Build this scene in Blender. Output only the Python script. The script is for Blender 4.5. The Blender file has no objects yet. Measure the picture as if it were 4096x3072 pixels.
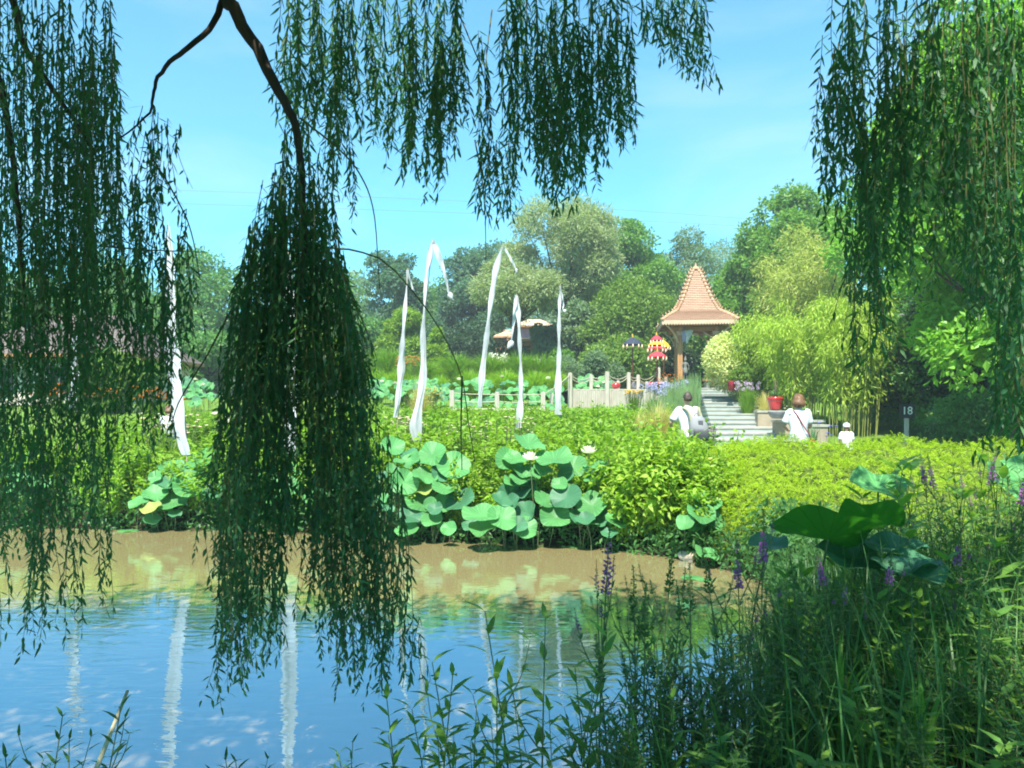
import bpy, math, random
import numpy as np
from mathutils import Vector
R = math.radians
scene = bpy.context.scene
COL = scene.collection
EYE, F, CX, HY = 2.0, 773.0, 512.0, 412.0     # eye height above the pond, focal length in pixels, image centre, horizon row

def P(px, py, d):
    return np.array([(px - CX) / F * d, d, EYE - (py - HY) / F * d])

# ------------------------------------------------------------------ objects, labels
def tag(o, label=None, cat=None, group=None, kind=None):
    if label: o['label'] = label
    if cat: o['category'] = cat
    if group: o['group'] = group
    if kind: o['kind'] = kind
    return o

def empty(name, loc, rz=0.0, label=None, cat=None, group=None):
    o = bpy.data.objects.new(name, None); COL.objects.link(o)
    o.location = loc; o.rotation_euler = (0, 0, rz); o.empty_display_size = 0.1
    return tag(o, label, cat, group)

def dup(o, parent=None):
    c = o.copy(); COL.objects.link(c); c.parent = parent
    for ch in o.children: dup(ch, c)
    return c

class Geo:
    """collects vertices, quads and triangles and becomes one mesh"""
    def __init__(s): s.V = []; s.Q = []; s.T = []; s.qm = []; s.tm = []; s.uv = []; s.n = 0
    def add(s, V, Q=None, T=None, m=0, uv=None):
        V = np.asarray(V, float).reshape(-1, 3)
        if Q is not None and len(Q):
            Q = np.asarray(Q, int).reshape(-1, 4); s.Q.append(Q + s.n); s.qm.append(np.full(len(Q), m))
        if T is not None and len(T):
            T = np.asarray(T, int).reshape(-1, 3); s.T.append(T + s.n); s.tm.append(np.full(len(T), m))
        s.V.append(V); s.uv.append(np.zeros((len(V), 2)) if uv is None else np.asarray(uv, float)); s.n += len(V)
        return s
    def mesh(s, name, mats, smooth=False):
        me = bpy.data.meshes.new(name)
        V = np.concatenate(s.V) if s.V else np.zeros((0, 3))
        Q = np.concatenate(s.Q) if s.Q else np.zeros((0, 4), int)
        T = np.concatenate(s.T) if s.T else np.zeros((0, 3), int)
        nq, nt = len(Q), len(T)
        me.vertices.add(len(V)); me.vertices.foreach_set('co', V.ravel())
        me.loops.add(nq * 4 + nt * 3)
        li = np.concatenate([Q.ravel(), T.ravel()]).astype(np.int32)
        me.loops.foreach_set('vertex_index', li)
        me.polygons.add(nq + nt)
        me.polygons.foreach_set('loop_start', np.concatenate([np.arange(nq) * 4, nq * 4 + np.arange(nt) * 3]).astype(np.int32))
        mi = np.concatenate((s.qm + s.tm) or [np.zeros(0)]).astype(np.int32)
        me.polygons.foreach_set('material_index', mi)
        me.polygons.foreach_set('use_smooth', np.full(nq + nt, smooth))
        uvl = me.uv_layers.new(name='UVMap')
        UV = np.concatenate(s.uv)
        uvl.data.foreach_set('uv', UV[li].ravel())
        for m in (mats if isinstance(mats, (list, tuple)) else [mats]): me.materials.append(m)
        me.update(calc_edges=True)
        return me
    def obj(s, name, mats, parent=None, smooth=False, loc=None):
        o = bpy.data.objects.new(name, s.mesh(name, mats, smooth)); COL.objects.link(o)
        if parent is not None: o.parent = parent
        if loc is not None: o.location = loc
        return o

def part_of(o, parent):
    """parent o keeping its mesh in world coordinates (parent empties sit at their base)"""
    o.parent = parent
    o.location = -Vector(parent.location)
    return o

# ------------------------------------------------------------------ shapes
def nrm(a): return a / np.maximum(np.linalg.norm(a, axis=-1, keepdims=True), 1e-9)

def tube(pts, rad, n=6, cap=True):
    pts = np.asarray(pts, float); m = len(pts); rad = np.broadcast_to(np.asarray(rad, float), (m,))
    t = nrm(np.gradient(pts, axis=0)); up = np.array([0.31, 0.17, 0.93])
    up = np.where(np.abs(t @ up)[:, None] > 0.92, np.array([1.0, 0.1, 0.0]), up)
    a = nrm(np.cross(t, up)); b = np.cross(t, a)
    for i in range(1, m):
        if a[i] @ a[i - 1] < 0: a[i] = -a[i]; b[i] = -b[i]
    th = np.linspace(0, 2 * np.pi, n, endpoint=False)
    V = pts[:, None] + rad[:, None, None] * (np.cos(th)[None, :, None] * a[:, None] + np.sin(th)[None, :, None] * b[:, None])
    V = V.reshape(-1, 3); Q = []
    for i in range(m - 1):
        for k in range(n):
            k2 = (k + 1) % n; Q.append((i * n + k, i * n + k2, (i + 1) * n + k2, (i + 1) * n + k))
    T = []
    if cap:
        V = np.vstack([V, pts[0], pts[-1]]); c0, c1 = m * n, m * n + 1
        for k in range(n):
            k2 = (k + 1) % n; T.append((c0, k2, k)); T.append((c1, (m - 1) * n + k, (m - 1) * n + k2))
    return V, Q, T

def spline(pts, m):
    """Catmull-Rom through pts, m samples"""
    p = np.asarray(pts, float); n = len(p)
    p = np.vstack([2 * p[0] - p[1], p, 2 * p[-1] - p[-2]])
    u = np.linspace(0, n - 1 - 1e-6, m); i = u.astype(int); f = (u - i)[:, None]
    a, b, c, d = p[i], p[i + 1], p[i + 2], p[i + 3]
    return 0.5 * (2 * b + (c - a) * f + (2 * a - 5 * b + 4 * c - d) * f ** 2 + (3 * b - a - 3 * c + d) * f ** 3)

def box(c, s, rz=0.0, taper=1.0, bev=0.0):
    x, y, z = np.array(s) / 2.0
    V = []
    for sz, k in ((-1, 1.0), (1, taper)):
        for sx, sy in ((-1, -1), (1, -1), (1, 1), (-1, 1)): V.append((sx * x * k, sy * y * k, sz * z))
    V = np.array(V); cr, sr = math.cos(rz), math.sin(rz)
    V = V @ np.array([[cr, sr, 0], [-sr, cr, 0], [0, 0, 1]]) + np.array(c)
    return V, [(0, 3, 2, 1), (4, 5, 6, 7), (0, 1, 5, 4), (1, 2, 6, 5), (2, 3, 7, 6), (3, 0, 4, 7)]

def lathe(prof, n=20, sq=None, c=(0, 0, 0)):
    prof = np.asarray(prof, float); th = np.linspace(0, 2 * np.pi, n, endpoint=False)
    V = np.stack([prof[:, 0][:, None] * np.cos(th), prof[:, 0][:, None] * np.sin(th) * (sq or 1), np.repeat(prof[:, 1][:, None], n, 1)], -1).reshape(-1, 3)
    Q = []
    for i in range(len(prof) - 1):
        for k in range(n):
            k2 = (k + 1) % n; Q.append((i * n + k, i * n + k2, (i + 1) * n + k2, (i + 1) * n + k))
    return V + np.array(c), Q

def loft(rings, n=20, cap=True):
    """rings: (centre, rx, ry) ellipses in the horizontal plane"""
    th = np.linspace(0, 2 * np.pi, n, endpoint=False); V = []; Q = []; T = []
    for c, rx, ry in rings:
        V.append(np.stack([c[0] + rx * np.cos(th), c[1] + ry * np.sin(th), np.full(n, c[2])], -1))
    V = np.concatenate(V)
    for i in range(len(rings) - 1):
        for k in range(n):
            k2 = (k + 1) % n; Q.append((i * n + k, i * n + k2, (i + 1) * n + k2, (i + 1) * n + k))
    if cap:
        b = len(V); V = np.vstack([V, rings[0][0], rings[-1][0]]); l = (len(rings) - 1) * n
        for k in range(n):
            k2 = (k + 1) % n; T.append((b, k2, k)); T.append((b + 1, l + k, l + k2))
    return V, Q, T

def rhombs(c, d, nv, L, W, fold=0.18):
    """many small pointed leaves: base, two sides, tip"""
    n = len(c); L = np.broadcast_to(L, (n,))[:, None]; W = np.broadcast_to(W, (n,))[:, None]
    d = nrm(d); s = nrm(np.cross(d, nv)); nn = np.cross(s, d)
    mid = c + d * L * 0.45 + nn * W * fold
    V = np.stack([c, mid + s * W / 2, c + d * L - nn * W * fold, mid - s * W / 2], 1).reshape(-1, 3)
    i = np.arange(n)[:, None] * 4
    return V, i + np.array([0, 1, 2, 3])

def lances(c, d, nv, L, W, bend=0.25, wp=(0.38, 0.72), wr=(1.0, 0.62)):
    """long narrow curved leaves with a folded blade: 6 vertices each"""
    n = len(c); L = np.broadcast_to(L, (n,))[:, None]; W = np.broadcast_to(W, (n,))[:, None]
    d = nrm(d); s = nrm(np.cross(d, nv)); nn = np.cross(s, d)
    bend = np.broadcast_to(bend, (n,))[:, None]
    def at(u): return c + d * L * u - nn * L * bend * u * u
    p1, p2 = at(wp[0]), at(wp[1])
    V = np.stack([c, p1 + s * W / 2 * wr[0], p1 - s * W / 2 * wr[0], p2 + s * W / 2 * wr[1], p2 - s * W / 2 * wr[1], at(1.0)], 1).reshape(-1, 3)
    i = np.arange(n)[:, None] * 6
    T = np.concatenate([i + np.array([0, 1, 2]), i + np.array([3, 5, 4])]); Q = i + np.array([1, 3, 4, 2])
    return V, Q, T

def sph(rs, n):
    return nrm(rs.normal(size=(n, 3)))

# ------------------------------------------------------------------ materials
def nodes(name):
    m = bpy.data.materials.new(name); m.use_nodes = True; nt = m.node_tree; nt.nodes.clear()
    return m, nt, nt.nodes, nt.links

def mix_rgb(N, Lk, fac, a, b, bt='MIX'):
    x = N.new('ShaderNodeMix'); x.data_type = 'RGBA'; x.blend_type = bt
    for sock, v in ((x.inputs[0], fac), (x.inputs[6], a), (x.inputs[7], b)):
        if hasattr(v, 'is_output'): Lk.new(v, sock)
        elif isinstance(v, (int, float)): sock.default_value = v
        else: sock.default_value = (*v, 1)
    return x.outputs[2]

def leaf_mat(name, a, b, trans=0.35, rough=0.45, tcol=None, spec=0.35, veins=0, vs=1.45):
    m, nt, N, Lk = nodes(name)
    g = N.new('ShaderNodeNewGeometry'); out = N.new('ShaderNodeOutputMaterial')
    col = mix_rgb(N, Lk, g.outputs['Random Per Island'], a, b)
    tc = N.new('ShaderNodeTexCoord'); no = N.new('ShaderNodeTexNoise'); no.inputs['Scale'].default_value = 2.3
    Lk.new(tc.outputs['Object'], no.inputs['Vector'])
    mr = N.new('ShaderNodeMapRange'); mr.inputs[1].default_value = 0.3; mr.inputs[2].default_value = 0.7; mr.inputs[3].default_value = 0.72; mr.inputs[4].default_value = 1.25
    Lk.new(no.outputs[0], mr.inputs[0])
    col = mix_rgb(N, Lk, 1.0, col, mr.outputs[0], 'MULTIPLY')
    if veins:
        uv = N.new('ShaderNodeUVMap'); sp = N.new('ShaderNodeSeparateXYZ'); Lk.new(uv.outputs[0], sp.inputs[0])
        mu = N.new('ShaderNodeMath'); mu.operation = 'MULTIPLY'; mu.inputs[1].default_value = veins; Lk.new(sp.outputs[0], mu.inputs[0])
        fr = N.new('ShaderNodeMath'); fr.operation = 'PINGPONG'; fr.inputs[1].default_value = 0.5; Lk.new(mu.outputs[0], fr.inputs[0])
        r2 = N.new('ShaderNodeMapRange'); r2.inputs[1].default_value = 0.03; r2.inputs[2].default_value = 0.09; r2.inputs[3].default_value = vs; r2.inputs[4].default_value = 1.0
        Lk.new(fr.outputs[0], r2.inputs[0])
        col = mix_rgb(N, Lk, 1.0, col, r2.outputs[0], 'MULTIPLY')
    p = N.new('ShaderNodeBsdfPrincipled'); p.inputs['Roughness'].default_value = rough; p.inputs['Specular IOR Level'].default_value = spec
    Lk.new(col, p.inputs['Base Color'])
    t = N.new('ShaderNodeBsdfTranslucent')
    tcol = tcol or (min(1, (a[0] + b[0]) * 0.75 + 0.02), min(1, (a[1] + b[1]) * 0.8 + 0.02), (a[2] + b[2]) * 0.3)
    Lk.new(mix_rgb(N, Lk, 0.7, col, tcol), t.inputs['Color'])
    mx = N.new('ShaderNodeMixShader'); mx.inputs[0].default_value = trans
    Lk.new(p.outputs[0], mx.inputs[1]); Lk.new(t.outputs[0], mx.inputs[2]); Lk.new(mx.outputs[0], out.inputs[0])
    return m

def solid(name, a, b=None, scale=6.0, rough=0.7, spec=0.3, bump=0.0, stretch=None, detail=4, coat=0.0):
    m, nt, N, Lk = nodes(name)
    out = N.new('ShaderNodeOutputMaterial'); p = N.new('ShaderNodeBsdfPrincipled')
    p.inputs['Roughness'].default_value = rough; p.inputs['Specular IOR Level'].default_value = spec; p.inputs['Coat Weight'].default_value = coat
    b = b or tuple(x * 0.75 for x in a)
    tc = N.new('ShaderNodeTexCoord'); mp = N.new('ShaderNodeMapping'); mp.inputs['Scale'].default_value = stretch or (1, 1, 1)
    Lk.new(tc.outputs['Object'], mp.inputs['Vector'])
    no = N.new('ShaderNodeTexNoise'); no.inputs['Scale'].default_value = scale; no.inputs['Detail'].default_value = detail
    Lk.new(mp.outputs[0], no.inputs['Vector'])
    mr = N.new('ShaderNodeMapRange'); mr.inputs[1].default_value = 0.32; mr.inputs[2].default_value = 0.68; Lk.new(no.outputs[0], mr.inputs[0])
    Lk.new(mix_rgb(N, Lk, mr.outputs[0], a, b), p.inputs['Base Color'])
    if bump:
        bm = N.new('ShaderNodeBump'); bm.inputs['Strength'].default_value = bump; bm.inputs['Distance'].default_value = 0.02
        Lk.new(no.outputs[0], bm.inputs['Height']); Lk.new(bm.outputs[0], p.inputs['Normal'])
    Lk.new(p.outputs[0], out.inputs[0])
    return m

def tile_mat(name, a, b, mortar, su, sv):
    """rows of tiles on UVs in metres"""
    m, nt, N, Lk = nodes(name)
    out = N.new('ShaderNodeOutputMaterial'); p = N.new('ShaderNodeBsdfPrincipled'); p.inputs['Roughness'].default_value = 0.75
    uv = N.new('ShaderNodeUVMap'); br = N.new('ShaderNodeTexBrick')
    br.inputs['Color1'].default_value = (*a, 1); br.inputs['Color2'].default_value = (*b, 1); br.inputs['Mortar'].default_value = (*mortar, 1)
    br.inputs['Scale'].default_value = 1.0; br.inputs['Brick Width'].default_value = su; br.inputs['Row Height'].default_value = sv
    br.inputs['Mortar Size'].default_value = sv * 0.07; br.inputs['Bias'].default_value = -0.1
    Lk.new(uv.outputs[0], br.inputs['Vector']); Lk.new(br.outputs[0], p.inputs['Base Color'])
    Lk.new(p.outputs[0], out.inputs[0])
    return m

M = {}
M['willow'] = leaf_mat('willow leaf', (0.026, 0.112, 0.056), (0.072, 0.195, 0.058), 0.40, 0.5)
M['willow_bark'] = solid('willow bark', (0.085, 0.060, 0.042), (0.035, 0.026, 0.022), 14, 0.85, 0.2, 0.5, (1, 1, 0.25))
M['willow_twig'] = solid('willow twig', (0.15, 0.15, 0.05), (0.07, 0.075, 0.03), 3, 0.7)
M['lotus'] = leaf_mat('lotus leaf', (0.068, 0.235, 0.075), (0.115, 0.295, 0.082), 0.22, 0.5, (0.16, 0.38, 0.04), 0.3, veins=20, vs=1.7)
M['lotus_dark'] = leaf_mat('lotus leaf grey green', (0.060, 0.185, 0.088), (0.046, 0.145, 0.075), 0.25, 0.5, (0.10, 0.36, 0.03), 0.3, veins=20)
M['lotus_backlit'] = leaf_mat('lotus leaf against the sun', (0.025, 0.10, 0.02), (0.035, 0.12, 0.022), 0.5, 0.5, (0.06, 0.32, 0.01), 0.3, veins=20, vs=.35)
M['lotus_yellow'] = leaf_mat('old lotus leaf', (0.30, 0.36, 0.09), (0.24, 0.33, 0.08), 0.25, 0.55, None, 0.3, veins=20)
M['stalk'] = solid('green stalk', (0.09, 0.16, 0.05), (0.12, 0.13, 0.05), 4, 0.6)
M['petal'] = leaf_mat('white petal', (0.80, 0.76, 0.60), (0.83, 0.80, 0.72), 0.25, 0.5, (0.8, 0.75, 0.5))
M['yellow'] = leaf_mat('yellow bloom', (0.75, 0.48, 0.03), (0.8, 0.55, 0.06), 0.2)
M['pink'] = leaf_mat('pale pink bloom', (0.75, 0.50, 0.48), (0.82, 0.74, 0.66), 0.3)
M['orange'] = leaf_mat('orange bloom', (0.80, 0.30, 0.02), (0.75, 0.20, 0.02), 0.2)
M['apricot'] = leaf_mat('apricot bloom', (0.75, 0.42, 0.16), (0.70, 0.34, 0.12), 0.2)
M['purple'] = leaf_mat('purple bloom', (0.34, 0.11, 0.42), (0.46, 0.17, 0.50), 0.25)
M['lilac'] = leaf_mat('lilac bloom', (0.55, 0.38, 0.66), (0.66, 0.50, 0.72), 0.25)
M['blueflower'] = leaf_mat('blue lilac bloom', (0.36, 0.36, 0.66), (0.48, 0.46, 0.70), 0.25)
M['iris'] = leaf_mat('violet blue bloom', (0.10, 0.10, 0.62), (0.16, 0.16, 0.7), 0.25)
M['bed'] = leaf_mat('bright leaf', (0.14, 0.30, 0.018), (0.25, 0.40, 0.03), 0.42, 0.5)
M['bed_light'] = leaf_mat('pale bright leaf', (0.20, 0.36, 0.025), (0.32, 0.46, 0.05), 0.42, 0.5)
M['hedge'] = leaf_mat('yellow green leaf', (0.27, 0.415, 0.012), (0.37, 0.49, 0.02), 0.45, 0.5)
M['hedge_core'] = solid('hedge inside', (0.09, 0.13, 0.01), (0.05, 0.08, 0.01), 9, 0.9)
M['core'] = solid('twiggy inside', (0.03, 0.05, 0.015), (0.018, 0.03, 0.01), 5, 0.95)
M['grass'] = leaf_mat('grass blade', (0.12, 0.26, 0.02), (0.19, 0.34, 0.03), 0.35, 0.5)
M['grass_dark'] = leaf_mat('sedge blade', (0.045, 0.13, 0.035), (0.085, 0.20, 0.045), 0.3, 0.45)
M['grass_straw'] = leaf_mat('straw blade', (0.50, 0.44, 0.14), (0.62, 0.56, 0.22), 0.35)
M['iris_leaf'] = leaf_mat('sword leaf', (0.10, 0.22, 0.10), (0.14, 0.28, 0.11), 0.3)
M['forb'] = leaf_mat('waterside leaf', (0.045, 0.135, 0.040), (0.09, 0.215, 0.055), 0.35, 0.45)
M['forb_light'] = leaf_mat('pale and sunlit waterside leaf', (0.12, 0.27, 0.05), (0.19, 0.36, 0.05), 0.4, 0.45)
M['horsetail'] = leaf_mat('horsetail stem', (0.12, 0.24, 0.09), (0.17, 0.28, 0.10), 0.1)
M['bark'] = solid('tree bark', (0.10, 0.075, 0.055), (0.045, 0.035, 0.028), 6, 0.9, 0.2, 0.5, (1, 1, 0.3))
for k, a, b in (('t_blue', (0.070, 0.165, 0.105), (0.115, 0.225, 0.115)), ('t_mid', (0.085, 0.22, 0.06), (0.14, 0.30, 0.06)),
                ('t_pale', (0.24, 0.31, 0.14), (0.34, 0.40, 0.20)), ('t_grey', (0.13, 0.22, 0.12), (0.19, 0.29, 0.15)),
                ('t_bright', (0.10, 0.24, 0.03), (0.17, 0.33, 0.045)), ('t_gold', (0.29, 0.37, 0.07), (0.43, 0.47, 0.12)),
                ('t_olive', (0.12, 0.225, 0.035), (0.19, 0.30, 0.04)), ('t_lime', (0.16, 0.29, 0.02), (0.24, 0.37, 0.03)),
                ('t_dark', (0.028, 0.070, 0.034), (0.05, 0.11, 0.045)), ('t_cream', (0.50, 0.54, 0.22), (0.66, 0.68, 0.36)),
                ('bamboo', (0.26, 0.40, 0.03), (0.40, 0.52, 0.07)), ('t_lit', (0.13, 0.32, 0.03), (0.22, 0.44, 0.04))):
    M[k] = leaf_mat('foliage ' + k[2:], a, b, 0.42)
M['culm'] = solid('bamboo culm', (0.28, 0.30, 0.07), (0.20, 0.24, 0.06), 3, 0.5)
M['cloth'] = leaf_mat('white banner cloth', (0.62, 0.62, 0.63), (0.62, 0.62, 0.63), 0.3, 0.8, (0.45, 0.56, 0.60), 0.1)
M['pole'] = solid('bamboo pole', (0.42, 0.36, 0.24), (0.30, 0.25, 0.16), 3, 0.6)
M['wood'] = solid('pale grey timber', (0.46, 0.42, 0.35), (0.34, 0.30, 0.25), 5, 0.8, 0.2, 0.2, (6, 6, 0.7))
M['rope'] = solid('rope', (0.52, 0.46, 0.34), (0.40, 0.35, 0.25), 30, 0.9)
M['teak'] = solid('orange teak', (0.44, 0.24, 0.10), (0.33, 0.17, 0.07), 4, 0.6, 0.3, 0.1, (5, 5, 0.5))
M['teak_pale'] = solid('pale painted timber', (0.58, 0.42, 0.30), (0.48, 0.34, 0.23), 4, 0.65)
M['tile'] = tile_mat('shingle roof', (0.41, 0.255, 0.165), (0.33, 0.20, 0.125), (0.15, 0.085, 0.055), 0.22, 0.097)
M['ridge'] = solid('terracotta ridge', (0.50, 0.31, 0.19), (0.42, 0.25, 0.15), 4, 0.7)
M['tile_brown'] = tile_mat('brown roof tile', (0.145, 0.11, 0.092), (0.11, 0.088, 0.078), (0.04, 0.033, 0.03), 0.30, 0.25)
M['tile_pan'] = tile_mat('pale clay tile', (0.68, 0.48, 0.33), (0.58, 0.38, 0.26), (0.25, 0.16, 0.11), 0.25, 0.35)
M['plaster'] = solid('house plaster', (0.62, 0.55, 0.45), (0.52, 0.46, 0.38), 2, 0.9)
M['mauve'] = solid('mauve shutter', (0.48, 0.42, 0.55), None, 3, 0.7)
M['dark'] = solid('dark opening', (0.03, 0.03, 0.035), None, 3, 0.4)
M['stone'] = solid('grey carved stone', (0.19, 0.20, 0.18), (0.11, 0.12, 0.11), 9, 0.9, 0.2, 0.6)
M['slate'] = solid('slate step', (0.33, 0.38, 0.36), (0.25, 0.30, 0.285), 2.2, 0.75, 0.3, 0.1)
M['slate_edge'] = solid('pale step edge', (0.38, 0.38, 0.32), (0.29, 0.30, 0.26), 5, 0.8)
M['concrete'] = solid('sandstone wall', (0.36, 0.30, 0.21), (0.27, 0.23, 0.165), 3, 0.9, 0.2, 0.2)
M['grey_bowl'] = solid('grey stone bowl', (0.28, 0.28, 0.28), (0.19, 0.19, 0.20), 6, 0.85)
M['red_glaze'] = solid('red glaze', (0.52, 0.020, 0.025), (0.42, 0.015, 0.02), 3, 0.18, 0.6, 0, None, 2, 0.5)
M['terracotta'] = solid('orange red clay', (0.58, 0.13, 0.05), (0.5, 0.10, 0.04), 3, 0.6)
M['black_cloth'] = solid('black cloth', (0.035, 0.045, 0.075), (0.025, 0.03, 0.05), 4, 0.8)
M['red_cloth'] = solid('red cloth', (0.62, 0.05, 0.07), (0.55, 0.035, 0.05), 4, 0.75)
M['yellow_cloth'] = solid('yellow cloth', (0.80, 0.40, 0.02), (0.75, 0.34, 0.02), 4, 0.75)
M['fringe'] = solid('pale fringe', (0.80, 0.62, 0.42), (0.72, 0.5, 0.35), 8, 0.85)
M['gold'] = solid('gilded finial', (0.65, 0.38, 0.05), None, 4, 0.4)
M['pole_red'] = solid('dark red pole', (0.12, 0.035, 0.025), None, 4, 0.5)
M['skin'] = solid('skin', (0.62, 0.38, 0.27), (0.56, 0.33, 0.23), 8, 0.55)
M['hair_dark'] = solid('dark brown hair', (0.085, 0.058, 0.042), (0.03, 0.02, 0.016), 40, 0.5, 0.4, 0.5, (1, 1, 0.15))
M['hair_auburn'] = solid('auburn hair', (0.20, 0.10, 0.045), (0.10, 0.05, 0.024), 40, 0.5, 0.4, 0.5, (1, 1, 0.15))
M['shirt'] = solid('white cotton', (0.64, 0.65, 0.66), (0.58, 0.59, 0.61), 3, 0.9)
M['denim'] = solid('blue cloth', (0.12, 0.20, 0.32), (0.09, 0.16, 0.27), 8, 0.9)
M['khaki'] = solid('khaki cloth', (0.30, 0.26, 0.18), None, 8, 0.9)
M['pack'] = solid('grey nylon', (0.25, 0.25, 0.26), (0.21, 0.21, 0.22), 8, 0.7)
M['pack_dark'] = solid('dark grey nylon', (0.12, 0.12, 0.13), (0.09, 0.09, 0.10), 8, 0.7)
M['strap'] = solid('olive strap', (0.30, 0.28, 0.18), None, 8, 0.8)
M['red_leather'] = solid('red leather', (0.35, 0.035, 0.05), (0.28, 0.03, 0.04), 5, 0.4)
M['rock'] = solid('pale rock', (0.48, 0.40, 0.31), (0.32, 0.26, 0.19), 5, 0.9, 0.2, 0.6)
M['sign'] = solid('dark sign board', (0.018, 0.022, 0.02), None, 4, 0.5)
M['white_paint'] = solid('white lettering', (0.8, 0.8, 0.76), None, 4, 0.6)
M['wire'] = solid('wire', (0.16, 0.17, 0.19), None, 4, 0.5)
M['reed_dry'] = solid('dry reed', (0.62, 0.54, 0.36), (0.52, 0.45, 0.28), 6, 0.7)
M['lawn'] = solid('lawn', (0.13, 0.22, 0.03), (0.20, 0.26, 0.05), 1.5, 0.95, 0.1, 0.3)
M['path'] = solid('gravel path', (0.30, 0.26, 0.19), (0.24, 0.20, 0.15), 12, 0.95)

# ------------------------------------------------------------------ ground and water
POND = np.array([(-14, 12.6), (-9.9, 13.5), (-8.8, 13.35), (-6.7, 13.2), (-4.4, 13.0), (-2.97, 12.6), (-1.75, 12.1), (-0.18, 11.75), (1.29, 11.35), (2.3, 10.5),
                 (2.8, 9.6), (3.0, 8.6), (2.7, 7.4), (2.2, 6.2), (1.6, 5.0), (1.0, 4.0), (0.3, 3.2), (-1.5, 2.75), (-4, 2.5), (-8, 2.4), (-14, 3.0), (-16.5, 8)])

def pond_dist(x, y):
    d = np.full(x.shape, 1e9); ins = np.zeros(x.shape, bool); n = len(POND)
    for i in range(n):
        a, b = POND[i], POND[(i + 1) % n]; e = b - a
        t = np.clip(((x - a[0]) * e[0] + (y - a[1]) * e[1]) / (e @ e), 0, 1)
        d = np.minimum(d, np.hypot(x - a[0] - t * e[0], y - a[1] - t * e[1]))
        c = (a[1] > y) != (b[1] > y)
        xi = a[0] + (y - a[1]) / (e[1] if abs(e[1]) > 1e-9 else 1e-9) * e[0]
        ins ^= c & (x < xi)
    return np.where(ins, -d, d)

def ground_z(x, y):
    x = np.asarray(x, float); y = np.asarray(y, float)
    cen = np.interp(y, [-60, 3, 13, 18, 20, 23, 27, 34, 40, 70, 400], [0.6, 0.4, 0.45, 0.65, 1.05, 1.75, 1.95, 2.5, 2.8, 3.0, 6.0])
    rgt = np.interp(y, [-60, 3, 13, 18, 26, 36, 40, 70, 400], [0.6, 0.4, 0.45, 0.65, 1.25, 2.85, 2.95, 3.0, 6.0])
    w = np.clip((x - 4.5) / 3.0, 0, 1); base = cen * (1 - w) + rgt * w
    d = pond_dist(x, y)
    s = np.clip(d / 0.7, 0, 1); s = s * s * (3 - 2 * s)
    z = np.where(d > 0, 0.02 + (base - 0.02) * s, -0.9 * np.clip(-d / 0.8, 0, 1) + 0.02)
    return z + 0.03 * np.sin(x * 1.7 + 0.4) * np.cos(y * 1.3) * np.clip(d, 0, 1)

xs = np.unique(np.concatenate([np.arange(-18, 14.01, 0.3), np.linspace(-420, -18, 24), np.linspace(14, 420, 24)]))
ys = np.unique(np.concatenate([np.arange(0, 42.01, 0.35), np.linspace(-60, 0, 12), np.linspace(42, 500, 26)]))
X, Y = np.meshgrid(xs, ys); Z = ground_z(X, Y); nx, ny = len(xs), len(ys)
g = Geo(); idx = (np.arange(ny - 1)[:, None] * nx + np.arange(nx - 1)[None, :]).reshape(-1, 1)
g.add(np.stack([X, Y, Z], -1).reshape(-1, 3), idx + np.array([0, 1, nx + 1, nx]))

def ground_mat():
    m, nt, N, Lk = nodes('earth and turf')
    out = N.new('ShaderNodeOutputMaterial'); p = N.new('ShaderNodeBsdfPrincipled'); p.inputs['Roughness'].default_value = 0.95; p.inputs['Specular IOR Level'].default_value = 0.1
    tc = N.new('ShaderNodeTexCoord')
    no = N.new('ShaderNodeTexNoise'); no.inputs['Scale'].default_value = 1.4; no.inputs['Detail'].default_value = 6; Lk.new(tc.outputs['Object'], no.inputs['Vector'])
    n2 = N.new('ShaderNodeTexNoise'); n2.inputs['Scale'].default_value = 14; n2.inputs['Detail'].default_value = 4; Lk.new(tc.outputs['Object'], n2.inputs['Vector'])
    turf = mix_rgb(N, Lk, n2.outputs[0], (0.07, 0.15, 0.02), (0.15, 0.24, 0.04))
    soil = mix_rgb(N, Lk, n2.outputs[0], (0.022, 0.017, 0.010), (0.05, 0.038, 0.022))  # soil colour darkened to hold the shade under the bank plants
    sp = N.new('ShaderNodeSeparateXYZ'); Lk.new(tc.outputs['Object'], sp.inputs[0])
    ad = N.new('ShaderNodeMath'); ad.operation = 'ADD'; Lk.new(sp.outputs[2], ad.inputs[0]); Lk.new(no.outputs[0], ad.inputs[1])
    mr = N.new('ShaderNodeMapRange'); mr.inputs[1].default_value = 0.85; mr.inputs[2].default_value = 1.15; Lk.new(ad.outputs[0], mr.inputs[0])
    Lk.new(mix_rgb(N, Lk, mr.outputs[0], soil, turf), p.inputs['Base Color'])
    bm = N.new('ShaderNodeBump'); bm.inputs['Strength'].default_value = 0.6; bm.inputs['Distance'].default_value = 0.05
    Lk.new(n2.outputs[0], bm.inputs['Height']); Lk.new(bm.outputs[0], p.inputs['Normal']); Lk.new(p.outputs[0], out.inputs[0])
    return m
tag(g.obj('ground', ground_mat(), smooth=True), kind='structure')

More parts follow.
